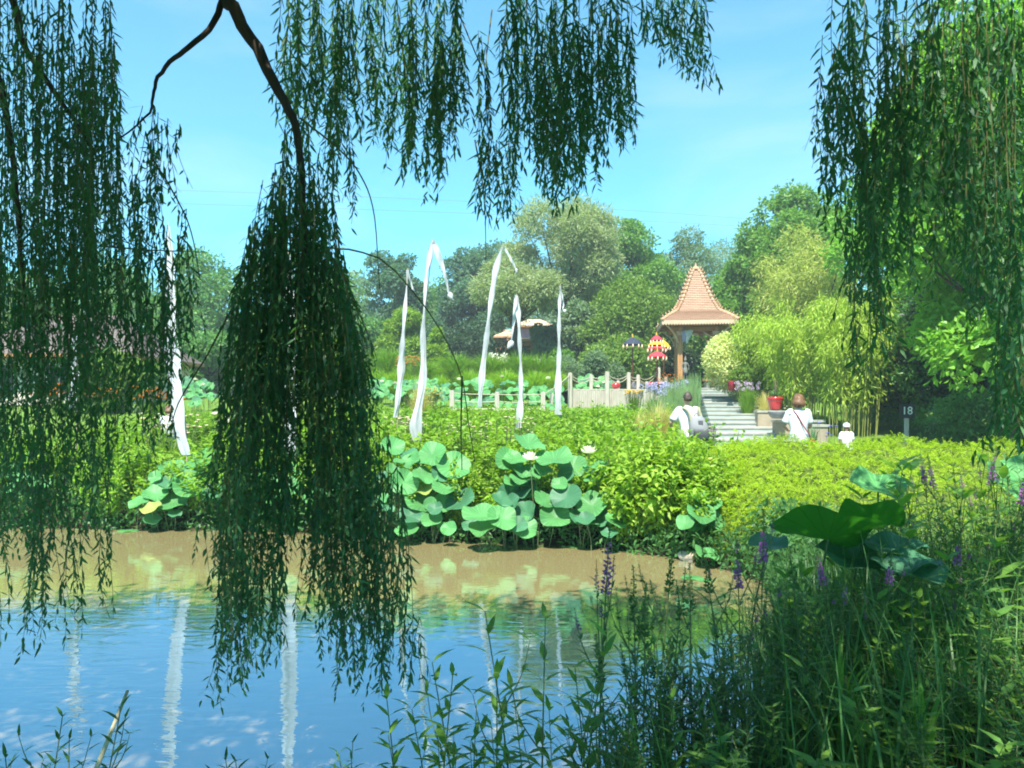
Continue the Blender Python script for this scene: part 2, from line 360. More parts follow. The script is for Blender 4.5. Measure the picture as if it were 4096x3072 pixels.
def water_mat():
    m, nt, N, Lk = nodes('pond water')
    out = N.new('ShaderNodeOutputMaterial')
    tc = N.new('ShaderNodeTexCoord'); mp = N.new('ShaderNodeMapping'); mp.inputs['Scale'].default_value = (0.55, 1.7, 1); Lk.new(tc.outputs['Object'], mp.inputs['Vector'])
    n1 = N.new('ShaderNodeTexNoise'); n1.inputs['Scale'].default_value = 5.5; n1.inputs['Detail'].default_value = 2.5; n1.inputs['Distortion'].default_value = 0.6; Lk.new(mp.outputs[0], n1.inputs['Vector'])
    n2 = N.new('ShaderNodeTexNoise'); n2.inputs['Scale'].default_value = 0.5; n2.inputs['Detail'].default_value = 2; Lk.new(tc.outputs['Object'], n2.inputs['Vector'])
    mr = N.new('ShaderNodeMapRange'); mr.inputs[1].default_value = 0.35; mr.inputs[2].default_value = 0.65; mr.inputs[3].default_value = 0.15; mr.inputs[4].default_value = 1.0; Lk.new(n2.outputs[0], mr.inputs[0])
    ml = N.new('ShaderNodeMath'); ml.operation = 'MULTIPLY'; Lk.new(n1.outputs[0], ml.inputs[0]); Lk.new(mr.outputs[0], ml.inputs[1])
    bm = N.new('ShaderNodeBump'); bm.inputs['Strength'].default_value = 0.30; bm.inputs['Distance'].default_value = 0.012
    Lk.new(ml.outputs[0], bm.inputs['Height'])
    df = N.new('ShaderNodeBsdfDiffuse'); df.inputs['Color'].default_value = (0.315, 0.255, 0.115, 1)
    gl = N.new('ShaderNodeBsdfGlossy'); gl.inputs['Roughness'].default_value = 0.02; gl.inputs['Color'].default_value = (0.60, 0.80, .97, 1)
    Lk.new(bm.outputs[0], gl.inputs['Normal'])
    fr = N.new('ShaderNodeFresnel'); fr.inputs['IOR'].default_value = 1.6; Lk.new(bm.outputs[0], fr.inputs['Normal'])
    m2 = N.new('ShaderNodeMapRange'); m2.inputs[3].default_value = 0.42; m2.inputs[4].default_value = 0.9; Lk.new(fr.outputs[0], m2.inputs[0])
    mx = N.new('ShaderNodeMixShader'); Lk.new(m2.outputs[0], mx.inputs[0]); Lk.new(df.outputs[0], mx.inputs[1]); Lk.new(gl.outputs[0], mx.inputs[2])
    Lk.new(mx.outputs[0], out.inputs[0])
    return m
g = Geo(); g.add([(-19, 1, 0), (5, 1, 0), (5, 15, 0), (-19, 15, 0)], [(0, 1, 2, 3)])
tag(g.obj('pond_water', water_mat()), kind='structure')
g = Geo(); pth = []
px_ = np.linspace(-16, 14, 70)
for x in px_:
    yc = 16.9 + 0.25 * math.sin(x * 0.3)
    for yy in (yc - 0.75, yc, yc + 0.75): pth.append((x, yy, float(ground_z(x, yy)) + 0.035))
q = [(i * 3 + k, i * 3 + 3 + k, i * 3 + 4 + k, i * 3 + 1 + k) for i in range(69) for k in range(2)]
g.add(pth, q); tag(g.obj('garden_path', M['path'], smooth=True), kind='structure')

# ------------------------------------------------------------------ lotus
def lotus_leaf(rs, r, tilt, az, cup=0.27, wav=0.10):
    """peltate leaf, centre at the origin, normal tilted towards az"""
    n, rings = 28, (0.0, 0.12, 0.45, 0.78, 1.0)
    th = np.linspace(0, 2 * np.pi, n, endpoint=False); ph = rs.uniform(0, 6.28, 4)
    rim = 1 + 0.05 * np.sin(2 * th + ph[0]) + 0.04 * np.sin(3 * th + ph[1])
    V = [np.zeros((1, 3))]; UV = [np.array([[0.5, 0]])]
    for q in rings[1:]:
        z = cup * r * (q ** 1.6) + wav * r * q ** 2 * (np.sin(3 * th + ph[2]) + 0.7 * np.sin(5 * th + ph[3])) - 0.10 * r * max(0, q - 0.8) * 5 * (1 + np.sin(4 * th + ph[0])) * 0.4
        V.append(np.stack([q * r * rim * np.cos(th), q * r * rim * np.sin(th), z], -1)); UV.append(np.stack([th / (2 * np.pi), np.full(n, q)], -1))
    V = np.concatenate(V); UV = np.concatenate(UV)
    T = [(0, 1 + k, 1 + (k + 1) % n) for k in range(n)]; Q = []
    for i in range(len(rings) - 2):
        for k in range(n):
            k2 = (k + 1) % n; Q.append((1 + i * n + k, 1 + (i + 1) * n + k, 1 + (i + 1) * n + k2, 1 + i * n + k2))
    V = V @ np.array([[math.cos(tilt), 0, -math.sin(tilt)], [0, 1, 0], [math.sin(tilt), 0, math.cos(tilt)]])
    c, s = math.cos(az), math.sin(az); V = V @ np.array([[c, s, 0], [-s, c, 0], [0, 0, 1]])
    return V, Q, T, UV

def lotus_flower(g, c, r, rs):
    for ring, (n, el, L) in enumerate(((8, 0.15, 1.0), (8, 0.6, 0.95), (6, 1.05, 0.8))):
        a = np.arange(n) * 2 * np.pi / n + ring * 0.4 + rs.uniform(-0.15, 0.15, n)
        e = el + rs.uniform(-0.1, 0.1, n)
        d = np.stack([np.cos(a) * np.cos(e), np.sin(a) * np.cos(e), np.sin(e)], -1)
        V, Q, T = lances(np.repeat(c[None], n, 0), d, np.repeat([[0, 0, 1.0]], n, 0), r * L, r * 0.42, -0.25, (0.35, 0.7), (0.8, 1.0))
        g.add(V, Q, T, 0)
    V, Q = lathe([(0.02 * r, 0), (0.16 * r, 0.12 * r), (0.2 * r, 0.3 * r), (0.01 * r, 0.33 * r)], 10, None, c); g.add(V, Q, None, 1)

SUNV = np.array([-0.10, -0.50, 0.86])
def lotus_clump(name, label, leaves, flowers, seed, dn, df, group=None, cat='lotus', face=0.0, extra=0):
    """leaves: (px, py, w, h, material) in picture rows; each stands on its own stalk at a real distance"""
    rs = np.random.RandomState(seed)
    for i in range(extra):
        b_ = leaves[rs.randint(len(leaves))]; leaves = leaves + [(b_[0] + rs.uniform(-14, 14), min(534, b_[1] + rs.uniform(-4, 16)), b_[2] * rs.uniform(.7, 1.0), b_[3] * rs.uniform(.6, .95), str(rs.choice(['lotus', 'lotus_dark', 'lotus_dark'])))]
    cs = []; ymax = max(l[1] for l in leaves); ymin = min(l[1] for l in leaves)
    for l in leaves:
        f = (ymax - l[1]) / max(1, ymax - ymin); d = dn + (df - dn) * f + rs.uniform(-0.15, 0.15); cs.append((P(l[0], l[1], d), d))
    base = np.mean([c for c, d in cs], 0); root = empty(name, (base[0], base[1], 0.0), 0, label, cat, group); o3 = np.array(root.location)
    for l, (c, d) in zip(leaves, cs):
        r = l[2] / 2 / F * d * (1.20 if l[2] > 10 else 1.0); t = math.asin(min(0.97, l[3] / l[2])) + (1 if face else -1) * math.atan2(EYE - c[2], d); t = max(-0.2, min(1.25, t))
        az = -math.pi / 2 + rs.uniform(-0.75, 0.75) + face
        V, Q, T, UV = lotus_leaf(rs, r, t, az)
        g = Geo(); g.add(V + c - o3, Q, T, 0, UV); lf = g.obj('leaf', M[l[4] if len(l) > 4 else 'lotus'], root, True)
        zb = float(ground_z(c[0], c[1])); zb = max(zb - 0.03, -0.25)
        foot = np.array([c[0] + rs.uniform(-0.15, 0.15), c[1] + rs.uniform(-0.05, 0.25), zb])
        mid = (c + foot) / 2 + np.array([rs.uniform(-0.05, 0.05), 0.06, 0.05])
        g = Geo(); V, Q, T = tube(spline([c - np.array([0, 0, 0.004]), mid, foot], 7) - o3, 0.006, 5); g.add(V, Q, T)
        g.obj('stalk', M['stalk'], lf, True)
    for px, py, w, d in flowers:
        c = P(px, py, d); g = Geo(); lotus_flower(g, c - o3, w / 2 / F * d * 1.15, rs)
        fo = g.obj('flower', [M['petal'], M['yellow']], root, True)
        foot = np.array([c[0] + rs.uniform(-0.1, 0.1), c[1] + 0.1, max(-0.2, float(ground_z(c[0], c[1])) - 0.03)])
        g = Geo(); V, Q, T = tube(spline([c, (c + foot) / 2 + [0.03, 0, 0], foot], 6) - o3, 0.006, 5); g.add(V, Q, T); g.obj('stalk', M['stalk'], fo, True)
    return root

def crop1(l):   # measured in one enlargement of the photograph -> picture rows
    return (375 + l[0] * .1582, 425 + l[1] * .1582, l[2] * .1582, l[3] * .1582) + tuple(l[4:])
L1 = [(110,140,130,100), (215,190,100,50,'lotus_dark'), (360,195,170,130), (235,225,110,90), (490,265,185,150), (180,365,150,190), (310,330,140,80), (110,280,70,60),
      (310,410,120,70,'lotus_yellow'), (440,400,150,90), (300,495,180,120), (420,500,110,100), (545,480,175,130,'lotus_dark'), (355,595,120,90), (475,655,80,80), (600,640,90,60,'lotus_dark'), (40, 470, 100, 60)]
L2 = [(670,575,190,100), (800,595,170,130), (970,125,180,90), (840,225,150,130), (1135,225,210,90), (1250,265,150,120), (925,385,165,150), (950,310,160,80), (1055,285,110,70),
      (1210,320,100,80,'lotus_dark'), (1405,280,140,55), (1065,480,130,100), (1210,460,170,140,'lotus_dark'), (1375,510,170,130), (1465,455,110,100), (1135,585,165,130), (960,550,130,120,'lotus_dark'),
      (945,655,140,120), (1525,615,150,80), (1395,345,130,60), (1500,385,80,40), (1170,375,90,70), (800,480,120,80,'lotus_dark'), (1330,600,110,60,'lotus_dark'), (1480,690,90,50,'lotus_dark')]
L3 = [(2060,570,170,110), (2140,605,110,100), (1960,620,100,80), (2045,645,100,55), (2100,490,150,90), (2090,822,140,80)]
lotus_clump('lotus_plant', 'low clump of lotus leaves at the water edge, right beside the central willow curtain', [crop1(l) for l in L1], [], 3, 11.5, 12.5, 'lotus clumps along the far bank', extra=14)
lotus_clump('lotus_plant', 'large lotus clump carrying two open cream flowers on the far bank', [crop1(l) for l in L2],
            [(375 + 980 * .1582, 425 + 222 * .1582, 18, 11.3), (375 + 1350 * .1582, 425 + 180 * .1582, 18, 11.5)], 4, 11.0, 12.2, 'lotus clumps along the far bank', extra=18)
lotus_clump('lotus_plant', 'small lotus clump beside the pale rock where the bank turns', [crop1(l) for l in L3], [], 5, 9.9, 10.6, 'lotus clumps along the far bank')
def crop4(l): return (l[0] * .1582, 250 + l[1] * .1582, l[2] * .1582, l[3] * .1582) + tuple(l[4:])
L4 = [(1280,1335,170,110), (1090,1390,150,75), (1240,1390,130,80), (1215,1490,200,150), (1045,1465,150,110), (980,1435,70,60), (985,1545,130,85), (1090,1600,155,95), (1345,1550,130,95),
      (1420,1480,130,95), (955,1637,110,60,'lotus_yellow'), (1320,1400,80,60), (880, 1600, 110, 70)]
L5 = [(1610,1450,130,110), (1690,1430,120,90), (1820,1500,140,100), (2080,1500,130,110), (1990,1560,120,80), (1900,1400,120,80), (1750,1580,110,70)]
L6 = [(160,1350,120,95), (160,1440,110,60), (60,1400,120,80), (250,1480,110,70), (40,1520,110,70)]
lotus_clump('lotus_plant', 'lotus clump with one yellowed leaf, seen in the gap between the willow curtains', [crop4(l) for l in L4], [], 6, 12.7, 13.6, 'lotus clumps along the far bank', extra=8)
lotus_clump('lotus_plant', 'lotus clump mostly hidden behind the big central willow curtain', [crop4(l) for l in L5], [], 7, 12.4, 13.2, 'lotus clumps along the far bank')
lotus_clump('lotus_plant', 'lotus clump on the far bank behind the leftmost willow curtain', [crop4(l) for l in L6], [], 8, 13.2, 14.0, 'lotus clumps along the far bank')

# upper lotus pond behind the rope fence
rs = np.random.RandomState(11)
def lotus_field(label, px0, px1, py0, py1, n, d0, d1, seed, fl):
    rs = np.random.RandomState(seed); lv = []
    for i in range(n):
        lv.append((rs.uniform(px0, px1), py0 + (py1 - py0) * rs.uniform() , rs.uniform(6.5, 10.5), rs.uniform(3.2, 7.5), rs.choice(['lotus', 'lotus', 'lotus', 'lotus_dark'])))
    return lotus_clump('lotus_plant', label, lv, fl, seed, d0, d1, 'lotus beds in the upper pond')
lotus_field('bed of lotus leaves and buds between the low rope fence and the grass mounds', 438, 562, 381, 410, 98, 25.0, 29.0, 21, [(502, 377, 5, 27), (548, 379, 6, 27.5), (523, 386, 4, 26), (459, 380, 6, 27)])
lotus_field('bed of lotus leaves left of the tall white banner cluster in the upper pond', 370, 438, 381, 397, 60, 25.5, 29.0, 22, [(382, 382, 5, 27), (395, 384, 6, 26.5), (418, 384, 5, 26)])
lotus_field('lotus leaves with white blooms behind the timber deck posts', 572, 612, 379, 392, 22, 33.5, 35.0, 23, [(598, 387, 5, 33), (604, 383, 5, 33.5)])
lotus_field('lotus leaves glimpsed between the willow curtains beyond the orange flowers', 178, 214, 380, 405, 26, 25, 28, 24, [(195, 380, 5, 26), (203, 385, 5, 26)])

# floating pads
pads = [(128, 531, 22, 12.9, 'pale lily pad floating left below the left lotus clump'), (150, 529, 13, 13.0, 'small lily pad floating below the yellowed lotus leaf'),
        (411, 534, 22, 12.05, 'narrow lily pad floating beside the tip of the big willow curtain'), (527, 542, 14, 11.5, 'thin lily pad floating under the lowest round lotus leaf'),
        (547, 543, 9, 11.45, 'tiny lily pad floating under the large lotus clump'), (575, 547, 18, 11.2, 'bright lily pad drifting near the purple flower spike'),
        (692, 578, 24, 9.15, 'lily pad floating in front of the rock, curled at one edge'), (706, 581, 13, 9.0, 'round lily pad floating closest to the sedge tuft'), (724, 566, 16, 9.8, 'small lily pad floating against the hedge foot')]
for i, (px, py, w, d, lb) in enumerate(pads):
    d = EYE * F / (py - HY); c = P(px, py, d); c[2] = 0.006
    rsp = np.random.RandomState(40 + i); V, Q, T, UV = lotus_leaf(rsp, w / 2 / F * d, 0.0, 0.0, 0.03, 0.03); V[:, 2] = np.maximum(V[:, 2], -0.004)
    g = Geo(); g.add(V, Q, T, 0, UV); o = g.obj('lily_pad', M['lotus'], None, True, c); tag(o, lb, 'lily pad', 'lily pads on the pond')

# ------------------------------------------------------------------ white banners
def banner(label, d, top, cl, tail, blob, foot, seed, tipcurl=0.0):
    """cl: (px, py, width) centre line of the cloth; tail: hanging ribbon from the bent pole tip"""
    rs = np.random.RandomState(seed); b = P(foot[0], foot[1], d); gz = float(ground_z(b[0], b[1])); root = empty('banner', (b[0], b[1], gz), 0, label, 'banner', 'tall white garden banners'); o3 = np.array(root.location)
    arr = np.array(cl, float); m = 44; c3 = spline(arr, m); W = np.maximum(c3[:, 2], 1.5) / F * d
    nc = 9; u = np.linspace(-0.5, 0.5, nc); V = []; ph = rs.uniform(0, 6.28, 3)
    for i in range(m):
        c = P(c3[i, 0], c3[i, 1], d)
        for k in range(nc):
            yy = W[i] * 0.16 * math.sin(u[k] * 6 + i * 0.06 + ph[0]) + W[i] * 0.06 * math.sin(u[k] * 14 + i * 0.13 + ph[1])
            V.append(c + np.array([W[i] * u[k] + 0.012 * math.sin(i * 0.7 + u[k] * 3 + ph[2]), yy + 0.03 * math.sin(i * 0.3), 0]))
    Q = [(i * nc + k, i * nc + k + 1, (i + 1) * nc + k + 1, (i + 1) * nc + k) for i in range(m - 1) for k in range(nc - 1)]
    g = Geo(); g.add(np.array(V) - o3, Q); g.obj('cloth', M['cloth'], root, True)
    pl = [P(top[0], top[1], d)] + [P(c3[i, 0] + c3[i, 2] * 0.38, c3[i, 1], d + 0.07) for i in (8, 18, 28, 38)] + [P(foot[0], foot[1], d + 0.05)]
    pl[-1][2] = float(ground_z(pl[-1][0], pl[-1][1])) - 0.1
    ptop = pl
    if tail is not None:
        t1 = np.array(tail, float); ptop = [P(t1[min(1, len(t1) - 1), 0], t1[min(1, len(t1) - 1), 1], d + 0.03)] + pl
    sp = spline(ptop, 40); rad = np.linspace(0.004, 0.017, 40)
    g = Geo(); V, Q, T = tube(sp - o3, rad, 7); g.add(V, Q, T); g.obj('pole', M['pole'], root, True)
    if tail is not None:
        c3 = spline(np.array(tail, float), 22); V = []
        for i in range(22):
            c = P(c3[i, 0], c3[i, 1], d); w = c3[i, 2] / F * d
            for k in range(4): V.append(c + np.array([w * (k / 3 - 0.5), 0.05 * math.sin(i * 0.5 + k), 0.0]))
        Q = [(i * 4 + k, i * 4 + k + 1, (i + 1) * 4 + k + 1, (i + 1) * 4 + k) for i in range(21) for k in range(3)]
        g = Geo(); g.add(np.array(V) - o3, Q); tl = g.obj('tail_ribbon', M['cloth'], root, True)
        if blob:
            bx, by, bw, bh, ang = blob; c = P(bx, by, d); g = Geo(); th = np.linspace(0, 2 * np.pi, 16, endpoint=False); V = []
            for yy, k in ((-0.035, 0.6), (-0.02, 0.95), (0.02, 0.95), (0.035, 0.6)):
                x = bw / 2 * np.cos(th) * k; z = bh / 2 * np.sin(th) * k * (1 + 0.5 * (np.sin(th) < 0)); x = x * (1 - 0.55 * np.clip(-np.sin(th), 0, 1))
                x, z = x * math.cos(ang) - z * math.sin(ang), x * math.sin(ang) + z * math.cos(ang)
                V.append(np.stack([c[0] + x / F * d, np.full(16, c[1] + yy), c[2] + z / F * d], -1))
            V = np.concatenate(V); Q = [(i * 16 + k, i * 16 + (k + 1) % 16, (i + 1) * 16 + (k + 1) % 16, (i + 1) * 16 + k) for i in range(3) for k in range(16)]
            V = np.vstack([V, V[:16].mean(0), V[48:].mean(0)]); T = [(64, (k + 1) % 16, k) for k in range(16)] + [(65, 48 + k, 48 + (k + 1) % 16) for k in range(16)]
            g.add(V - o3, Q, T); g.obj('end_ornament', M['cloth'], tl, True)
    return root
def cb(pts): return [(375 + a * .1356, 225 + b * .1356, w * .1356) for a, b, w in pts]
def cb2(a, b): return (375 + a * .1356, 225 + b * .1356)
banner('thin white banner, leftmost of the five right of the central willow curtain', 18.0, cb2(240, 325), cb([(240,330,8),(230,480,18),(216,680,26),(205,850,32),(196,950,48),(190,1060,50),(180,1180,42),(165,1310,34),(148,1420,34)]),
       cb([(241,328,8),(256,390,12),(270,440,14),(283,485,20)]), None, cb2(135, 1560), 1)
banner('tallest white banner with a long arching tail and frayed flower-like hem', 15.0, cb2(420, 105), cb([(418,120,16),(406,200,34),(396,280,42),(378,380,18),(371,500,18),(362,660,24),(352,800,30),(354,930,46),(356,1060,48),(346,1190,50),(322,1340,62),(300,1480,84),(308,1590,66)]),
       cb([(424,108,20),(450,170,44),(475,245,44),(505,330,26),(528,420,18),(545,500,16)]), (375 + 556 * .1356, 225 + 520 * .1356, 6.0, 7.0, 0.4), cb2(300, 1640), 2)
banner('white banner leaning right with a short twisted tail in front of the pale feathery tree', 19.0, cb2(936, 158), cb([(932,170,16),(915,230,34),(890,330,46),(872,450,42),(856,560,32),(840,680,30),(826,800,32),(810,920,38),(794,1060,42),(784,1160,40),(775,1280,30),(772,1340,26)]),
       cb([(938,158,14),(962,182,20),(988,225,20),(1015,275,16),(1037,320,16)]), (375 + 1042 * .1356, 225 + 335 * .1356, 3.2, 4.6, 0.2), cb2(768, 1420), 3)
banner('short white banner whose tail hangs down its left side to a leaf-shaped end', 15.5, cb2(1044, 508), cb([(1044,520,14),(1052,590,34),(1058,680,28),(1064,820,24),(1070,960,22),(1075,1120,24),(1074,1270,34),(1066,1400,44),(1058,1500,46)]),
       cb([(1040,515,22),(1034,600,26),(1026,690,22),(1016,770,14),(1008,850,10)]), (375 + 1000 * .1356, 225 + 878 * .1356, 6.6, 8.6, -0.55), cb2(1062, 1600), 4)
banner('narrow straight white banner beside the sloping rope, rightmost of all', 19.0, cb2(1365, 438), cb([(1365,450,10),(1362,540,18),(1358,660,22),(1356,800,24),(1358,950,26),(1352,1100,40),(1350,1250,46),(1352,1400,48)]),
       cb([(1367,470,8),(1384,540,12),(1389,590,10),(1384,625,8)]), (375 + 1398 * .1356, 225 + 634 * .1356, 4.2, 3.0, 0.3), cb2(1353, 1500), 5)
def ca(pts): return [(a * .0791, 300 + b * .0791, w * .0791) for a, b, w in pts]
banner('crumpled white banner in front of the brown tiled roof', 14.0, (82, 305), ca([(1035,85,10),(1025,180,50),(1010,300,70),(980,430,100),(965,580,115),(950,720,100),(940,880,120),(955,1040,90),(935,1200,120),(890,1380,130)]), None, None, (75, 440), 6)
banner('broad white banner hanging in the gap between the two left willow curtains', 13.6, (168, 222), [(168.5,226,4),(170,262,7),(171,290,9),(171,320,12),(172.5,350,14),(174.5,380,14.5),(178,408,13),(182,435,11),(186,455,9)], None, None, (187, 490), 7)
banner('white banner almost hidden behind the big central willow curtain', 13.8, (288, 250), [(288,255,4),(288,290,10),(289,330,14),(289,370,16),(290,405,15),(290,435,14),(292,455,11)], None, None, (293, 490), 8)

# ------------------------------------------------------------------ leafy bed, hedge, grasses
def shrub_geo(seed, R_, H_, n, L, W, stems=26, droop=0.15):
    rs = np.random.RandomState(seed); g = Geo()
    tips = []
    for i in range(stems):
        a = rs.uniform(0, 6.28); rr = R_ * math.sqrt(rs.uniform()) ; h = H_ * (0.72 + 0.33 * rs.uniform()) * (1 - 0.45 * (rr / R_) ** 2)
        tips.append((rr * math.cos(a), rr * math.sin(a), h))
        V, Q, T = tube(spline([(rr * 0.3 * math.cos(a), rr * 0.3 * math.sin(a), 0), (rr * 0.7 * math.cos(a), rr * 0.7 * math.sin(a), h * 0.55), tips[-1]], 5), np.linspace(0.012, 0.004, 5), 4, False); g.add(V, Q, None, 1)
    tips = np.array(tips); k = rs.randint(0, stems, n); f = rs.uniform(0, 1, n) ** 0.6
    base = tips[k] * np.stack([0.3 + 0.7 * f, 0.3 + 0.7 * f, f], -1)
    c = base + rs.normal(size=(n, 3)) * 0.05 * np.array([1, 1, 0.6])
    d = sph(rs, n) * np.array([1, 1, 0.5]) + nrm(c - np.array([0, 0, H_ * 0.3])) * 0.6 + np.array([0, 0, -droop]); nv = np.array([0, 0, 1.0]) + rs.normal(size=(n, 3)) * 0.45
    V, Q, T = lances(c, d, nv, L * rs.uniform(0.6, 1.25, n), W * rs.uniform(0.7, 1.2, n), 0.3, (0.3, 0.7), (1.0, 0.6)); g.add(V, Q, T, 0)
    return g
bed_meshes = [shrub_geo(60 + i, 0.75, 1.15, 1500, 0.105, 0.05).mesh('shrub', [M['bed'], M['stalk']]) for i in range(4)]
rs = np.random.RandomState(9)
spots = []
for yy in np.arange(10.9, 22.2, 0.8):
    for xx in np.arange(-9.5, 5.4, 0.85):
        x = xx + rs.uniform(-.3, .3); y = yy + rs.uniform(-.3, .3); px = CX + x / y * F
        if px < -40 or px > 722: continue
        if pond_dist(np.array([x]), np.array([y]))[0] < 0.30: continue
        if abs(y - 16.9) < 0.9 and px > 640: continue
        if 15.2 < y < 17.2 and 655 < px < 720: continue
        if y > 14.4 and px > 672: continue
        if y > 15.2 and px > 660: continue
        if 150 < px < 230 and 15.5 < y < 19.5: continue
        spots.append((x, y, px))
for i, (x, y, px) in enumerate(spots):
    o = bpy.data.objects.new('leafy_shrub', bed_meshes[i % 4]); COL.objects.link(o); gz = float(ground_z(x, y))
    want = np.interp(y, [12.0, 13.2, 14.5, 17, 20, 22], [1.15, 1.6, 1.82, 1.97, 2.15, 2.3])
    if px < 380: want -= 0.18 * min(1, (380 - px) / 100)
    if px > 560 and y < 15: want = max(want, np.interp(px, [560, 620, 700], [1.2, 1.55, 1.5]) + .1 * (y - 11))
    s = max(0.45, (want - gz) / 1.15) * rs.uniform(0.88, 1.1)
    o.location = (x, y, gz - 0.03); o.rotation_euler = (0, 0, rs.uniform(0, 6.28)); o.scale = (max(0.85, s) * 1.05, max(0.85, s) * 1.05, s)
    tag(o, 'bright green leafy shrub in the dense bed behind the far-bank lotus', 'shrub', 'leafy shrubs massed on the far bank')

bush = [shrub_geo(90 + i, 0.72, 1.3, 2100, 0.115, 0.06, 34, .25).mesh('leafy_shrub', [M['bed_light'], M['stalk']]) for i in range(2)]
for k, (px, d, py, sx) in enumerate(((664, 11.15, 424, 1.0), (640, 11.6, 432, .9), (692, 11.6, 428, .9), (625, 11.35, 470, .7), (705, 10.75, 470, .62), (462, 12.15, 452, .6))):
    c = P(px, py, d); gz = float(ground_z(c[0], d)); o = bpy.data.objects.new('leafy_shrub', bush[k % 2]); COL.objects.link(o); o.location = (c[0], d, gz - .05); o.scale = (sx, sx, (c[2] - gz) / 1.3); o.rotation_euler = (0, 0, k)
    tag(o, ('rounded bright shrub standing forward at the water edge right of the flowering lotus', 'bright shrub just right of the two lotus flowers', 'bright shrub touching the left flank of the yellow green mound', 'low bright shrub at the right end of the flowering lotus clump', 'small bright shrub between the small lotus clump and the mound', 'bright shrub squeezed between the two middle lotus clumps')[k], 'shrub')
def hedge():
    rs = np.random.RandomState(31); g = Geo(); gc = Geo()
    root = empty('trailing_shrub', (4.4, 11.8, 0.3), 0, 'broad yellow green mound of tiny leaves cascading to the water, right of the leafy bed', 'shrub'); o3 = np.array(root.location)
    # upper surface of the mound over (s along the bank, t from the foot to the back)
    S, Tn = 46, 26; s = np.linspace(0, 1, S); t = np.linspace(0, 1, Tn)
    front = spline([(2.72, 10.35), (2.95, 9.75), (3.3, 9.25), (4.0, 8.75), (5.0, 8.5), (6.3, 8.6), (7.8, 9.0)], S)
    back = spline([(3.25, 13.2), (3.9, 13.8), (4.8, 14.0), (5.6, 14.0), (6.6, 13.9), (7.6, 13.6), (8.8, 13.2)], S)
    def surf(si, ti, off=0.0):
        a = np.stack([np.interp(si, s, front[:, 0]), np.interp(si, s, front[:, 1])], -1); b = np.stack([np.interp(si, s, back[:, 0]), np.interp(si, s, back[:, 1])], -1)
        xy = a + (b - a) * ti[:, None]
        z = np.interp(ti, [0, 0.06, 0.16, 0.35, 0.6, 0.82, 0.95, 1.0], [0.10, 0.36, 0.68, 1.03, 1.32, 1.50, 1.46, 0.9])
        z = z * (1 - 0.30 * np.clip(0.10 - si, 0, .1) / .1) - 0.02
        z = z + 0.10 * np.sin(xy[:, 0] * 3.1 + 0.7 * xy[:, 1]) * np.sin(xy[:, 1] * 2.7) + 0.05 * np.sin(xy[:, 0] * 7.3 + 1) * np.sin(xy[:, 1] * 6.1)
        return np.stack([xy[:, 0], xy[:, 1], z + off], -1)
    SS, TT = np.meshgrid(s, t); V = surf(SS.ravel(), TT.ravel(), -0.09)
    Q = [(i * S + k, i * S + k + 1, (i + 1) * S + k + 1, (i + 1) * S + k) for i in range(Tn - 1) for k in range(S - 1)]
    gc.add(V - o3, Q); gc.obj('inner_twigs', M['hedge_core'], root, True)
    n = 7200; si = rs.uniform(0, 1, n); ti = rs.uniform(0, 1, n) ** 0.85; c = surf(si, ti, -0.06)
    e = 0.02; nrmv = nrm(np.cross(surf(np.clip(si + e, 0, 1), ti) - surf(np.clip(si - e, 0, 1), ti), surf(si, np.clip(ti + e, 0, 1)) - surf(si, np.clip(ti - e, 0, 1))) + 1e-6)
    nrmv *= np.sign(nrmv[:, 2:3] + 1e-9)
    dirs = nrm(nrmv * rs.uniform(0.25, 0.9, n)[:, None] + rs.normal(size=(n, 3)) * 0.55 + np.array([0, -0.3, 0.05]))
    ln = rs.uniform(0.10, 0.26, n); K = 16
    u = np.linspace(0.1, 1.0, K)
    pos = c[:, None] + dirs[:, None] * ln[:, None, None] * u[None, :, None] + np.array([0, 0, -1.0]) * (ln[:, None, None] * 0.35 * u[None, :, None] ** 2)
    sd = nrm(np.cross(dirs, rs.normal(size=(n, 3))))
    sgn = np.where(np.arange(K) % 2, 1.0, -1.0)
    dl = dirs[:, None] * 0.55 + sd[:, None] * sgn[None, :, None] + rs.normal(size=(n, K, 3)) * 0.25
    V, Q = rhombs(pos.reshape(-1, 3), dl.reshape(-1, 3), np.repeat(nrmv, K, 0) + rs.normal(size=(n * K, 3)) * 0.4, rs.uniform(0.018, 0.032, n * K), rs.uniform(0.011, 0.017, n * K))
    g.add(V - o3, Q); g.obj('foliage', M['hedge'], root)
hedge()

def tuft_geo(seed, n, h, spread, w, lean=0.5, m=5):
    """fountain of grass blades"""
    rs = np.random.RandomState(seed); a = rs.uniform(0, 6.28, n); r0 = rs.uniform(0, 0.25, n) * spread; H = h * rs.uniform(0.6, 1.08, n); out = spread * rs.uniform(0.1, 1.0, n) ** 0.8
    u = np.linspace(0, 1, m); rad = r0[:, None] + out[:, None] * u[None] ** 1.8
    z = H[:, None] * (1.25 * u[None] - (0.28 + 0.35 * lean * (out / spread)[:, None]) * u[None] ** 2.6)
    x = rad * np.cos(a)[:, None]; y = rad * np.sin(a)[:, None]
    sx, sy = -np.sin(a), np.cos(a); wd = w * (1 - u ** 2 * 0.9)
    V = np.stack([np.stack([x - sx[:, None] * wd, y - sy[:, None] * wd, z], -1), np.stack([x + sx[:, None] * wd, y + sy[:, None] * wd, z], -1)], 2).reshape(n, -1, 3)
    g = Geo(); Q = np.array([(i * 2, i * 2 + 1, i * 2 + 3, i * 2 + 2) for i in range(m - 1)])
    g.add(V.reshape(-1, 3), (np.arange(n)[:, None, None] * 2 * m + Q[None]).reshape(-1, 4))
    return g
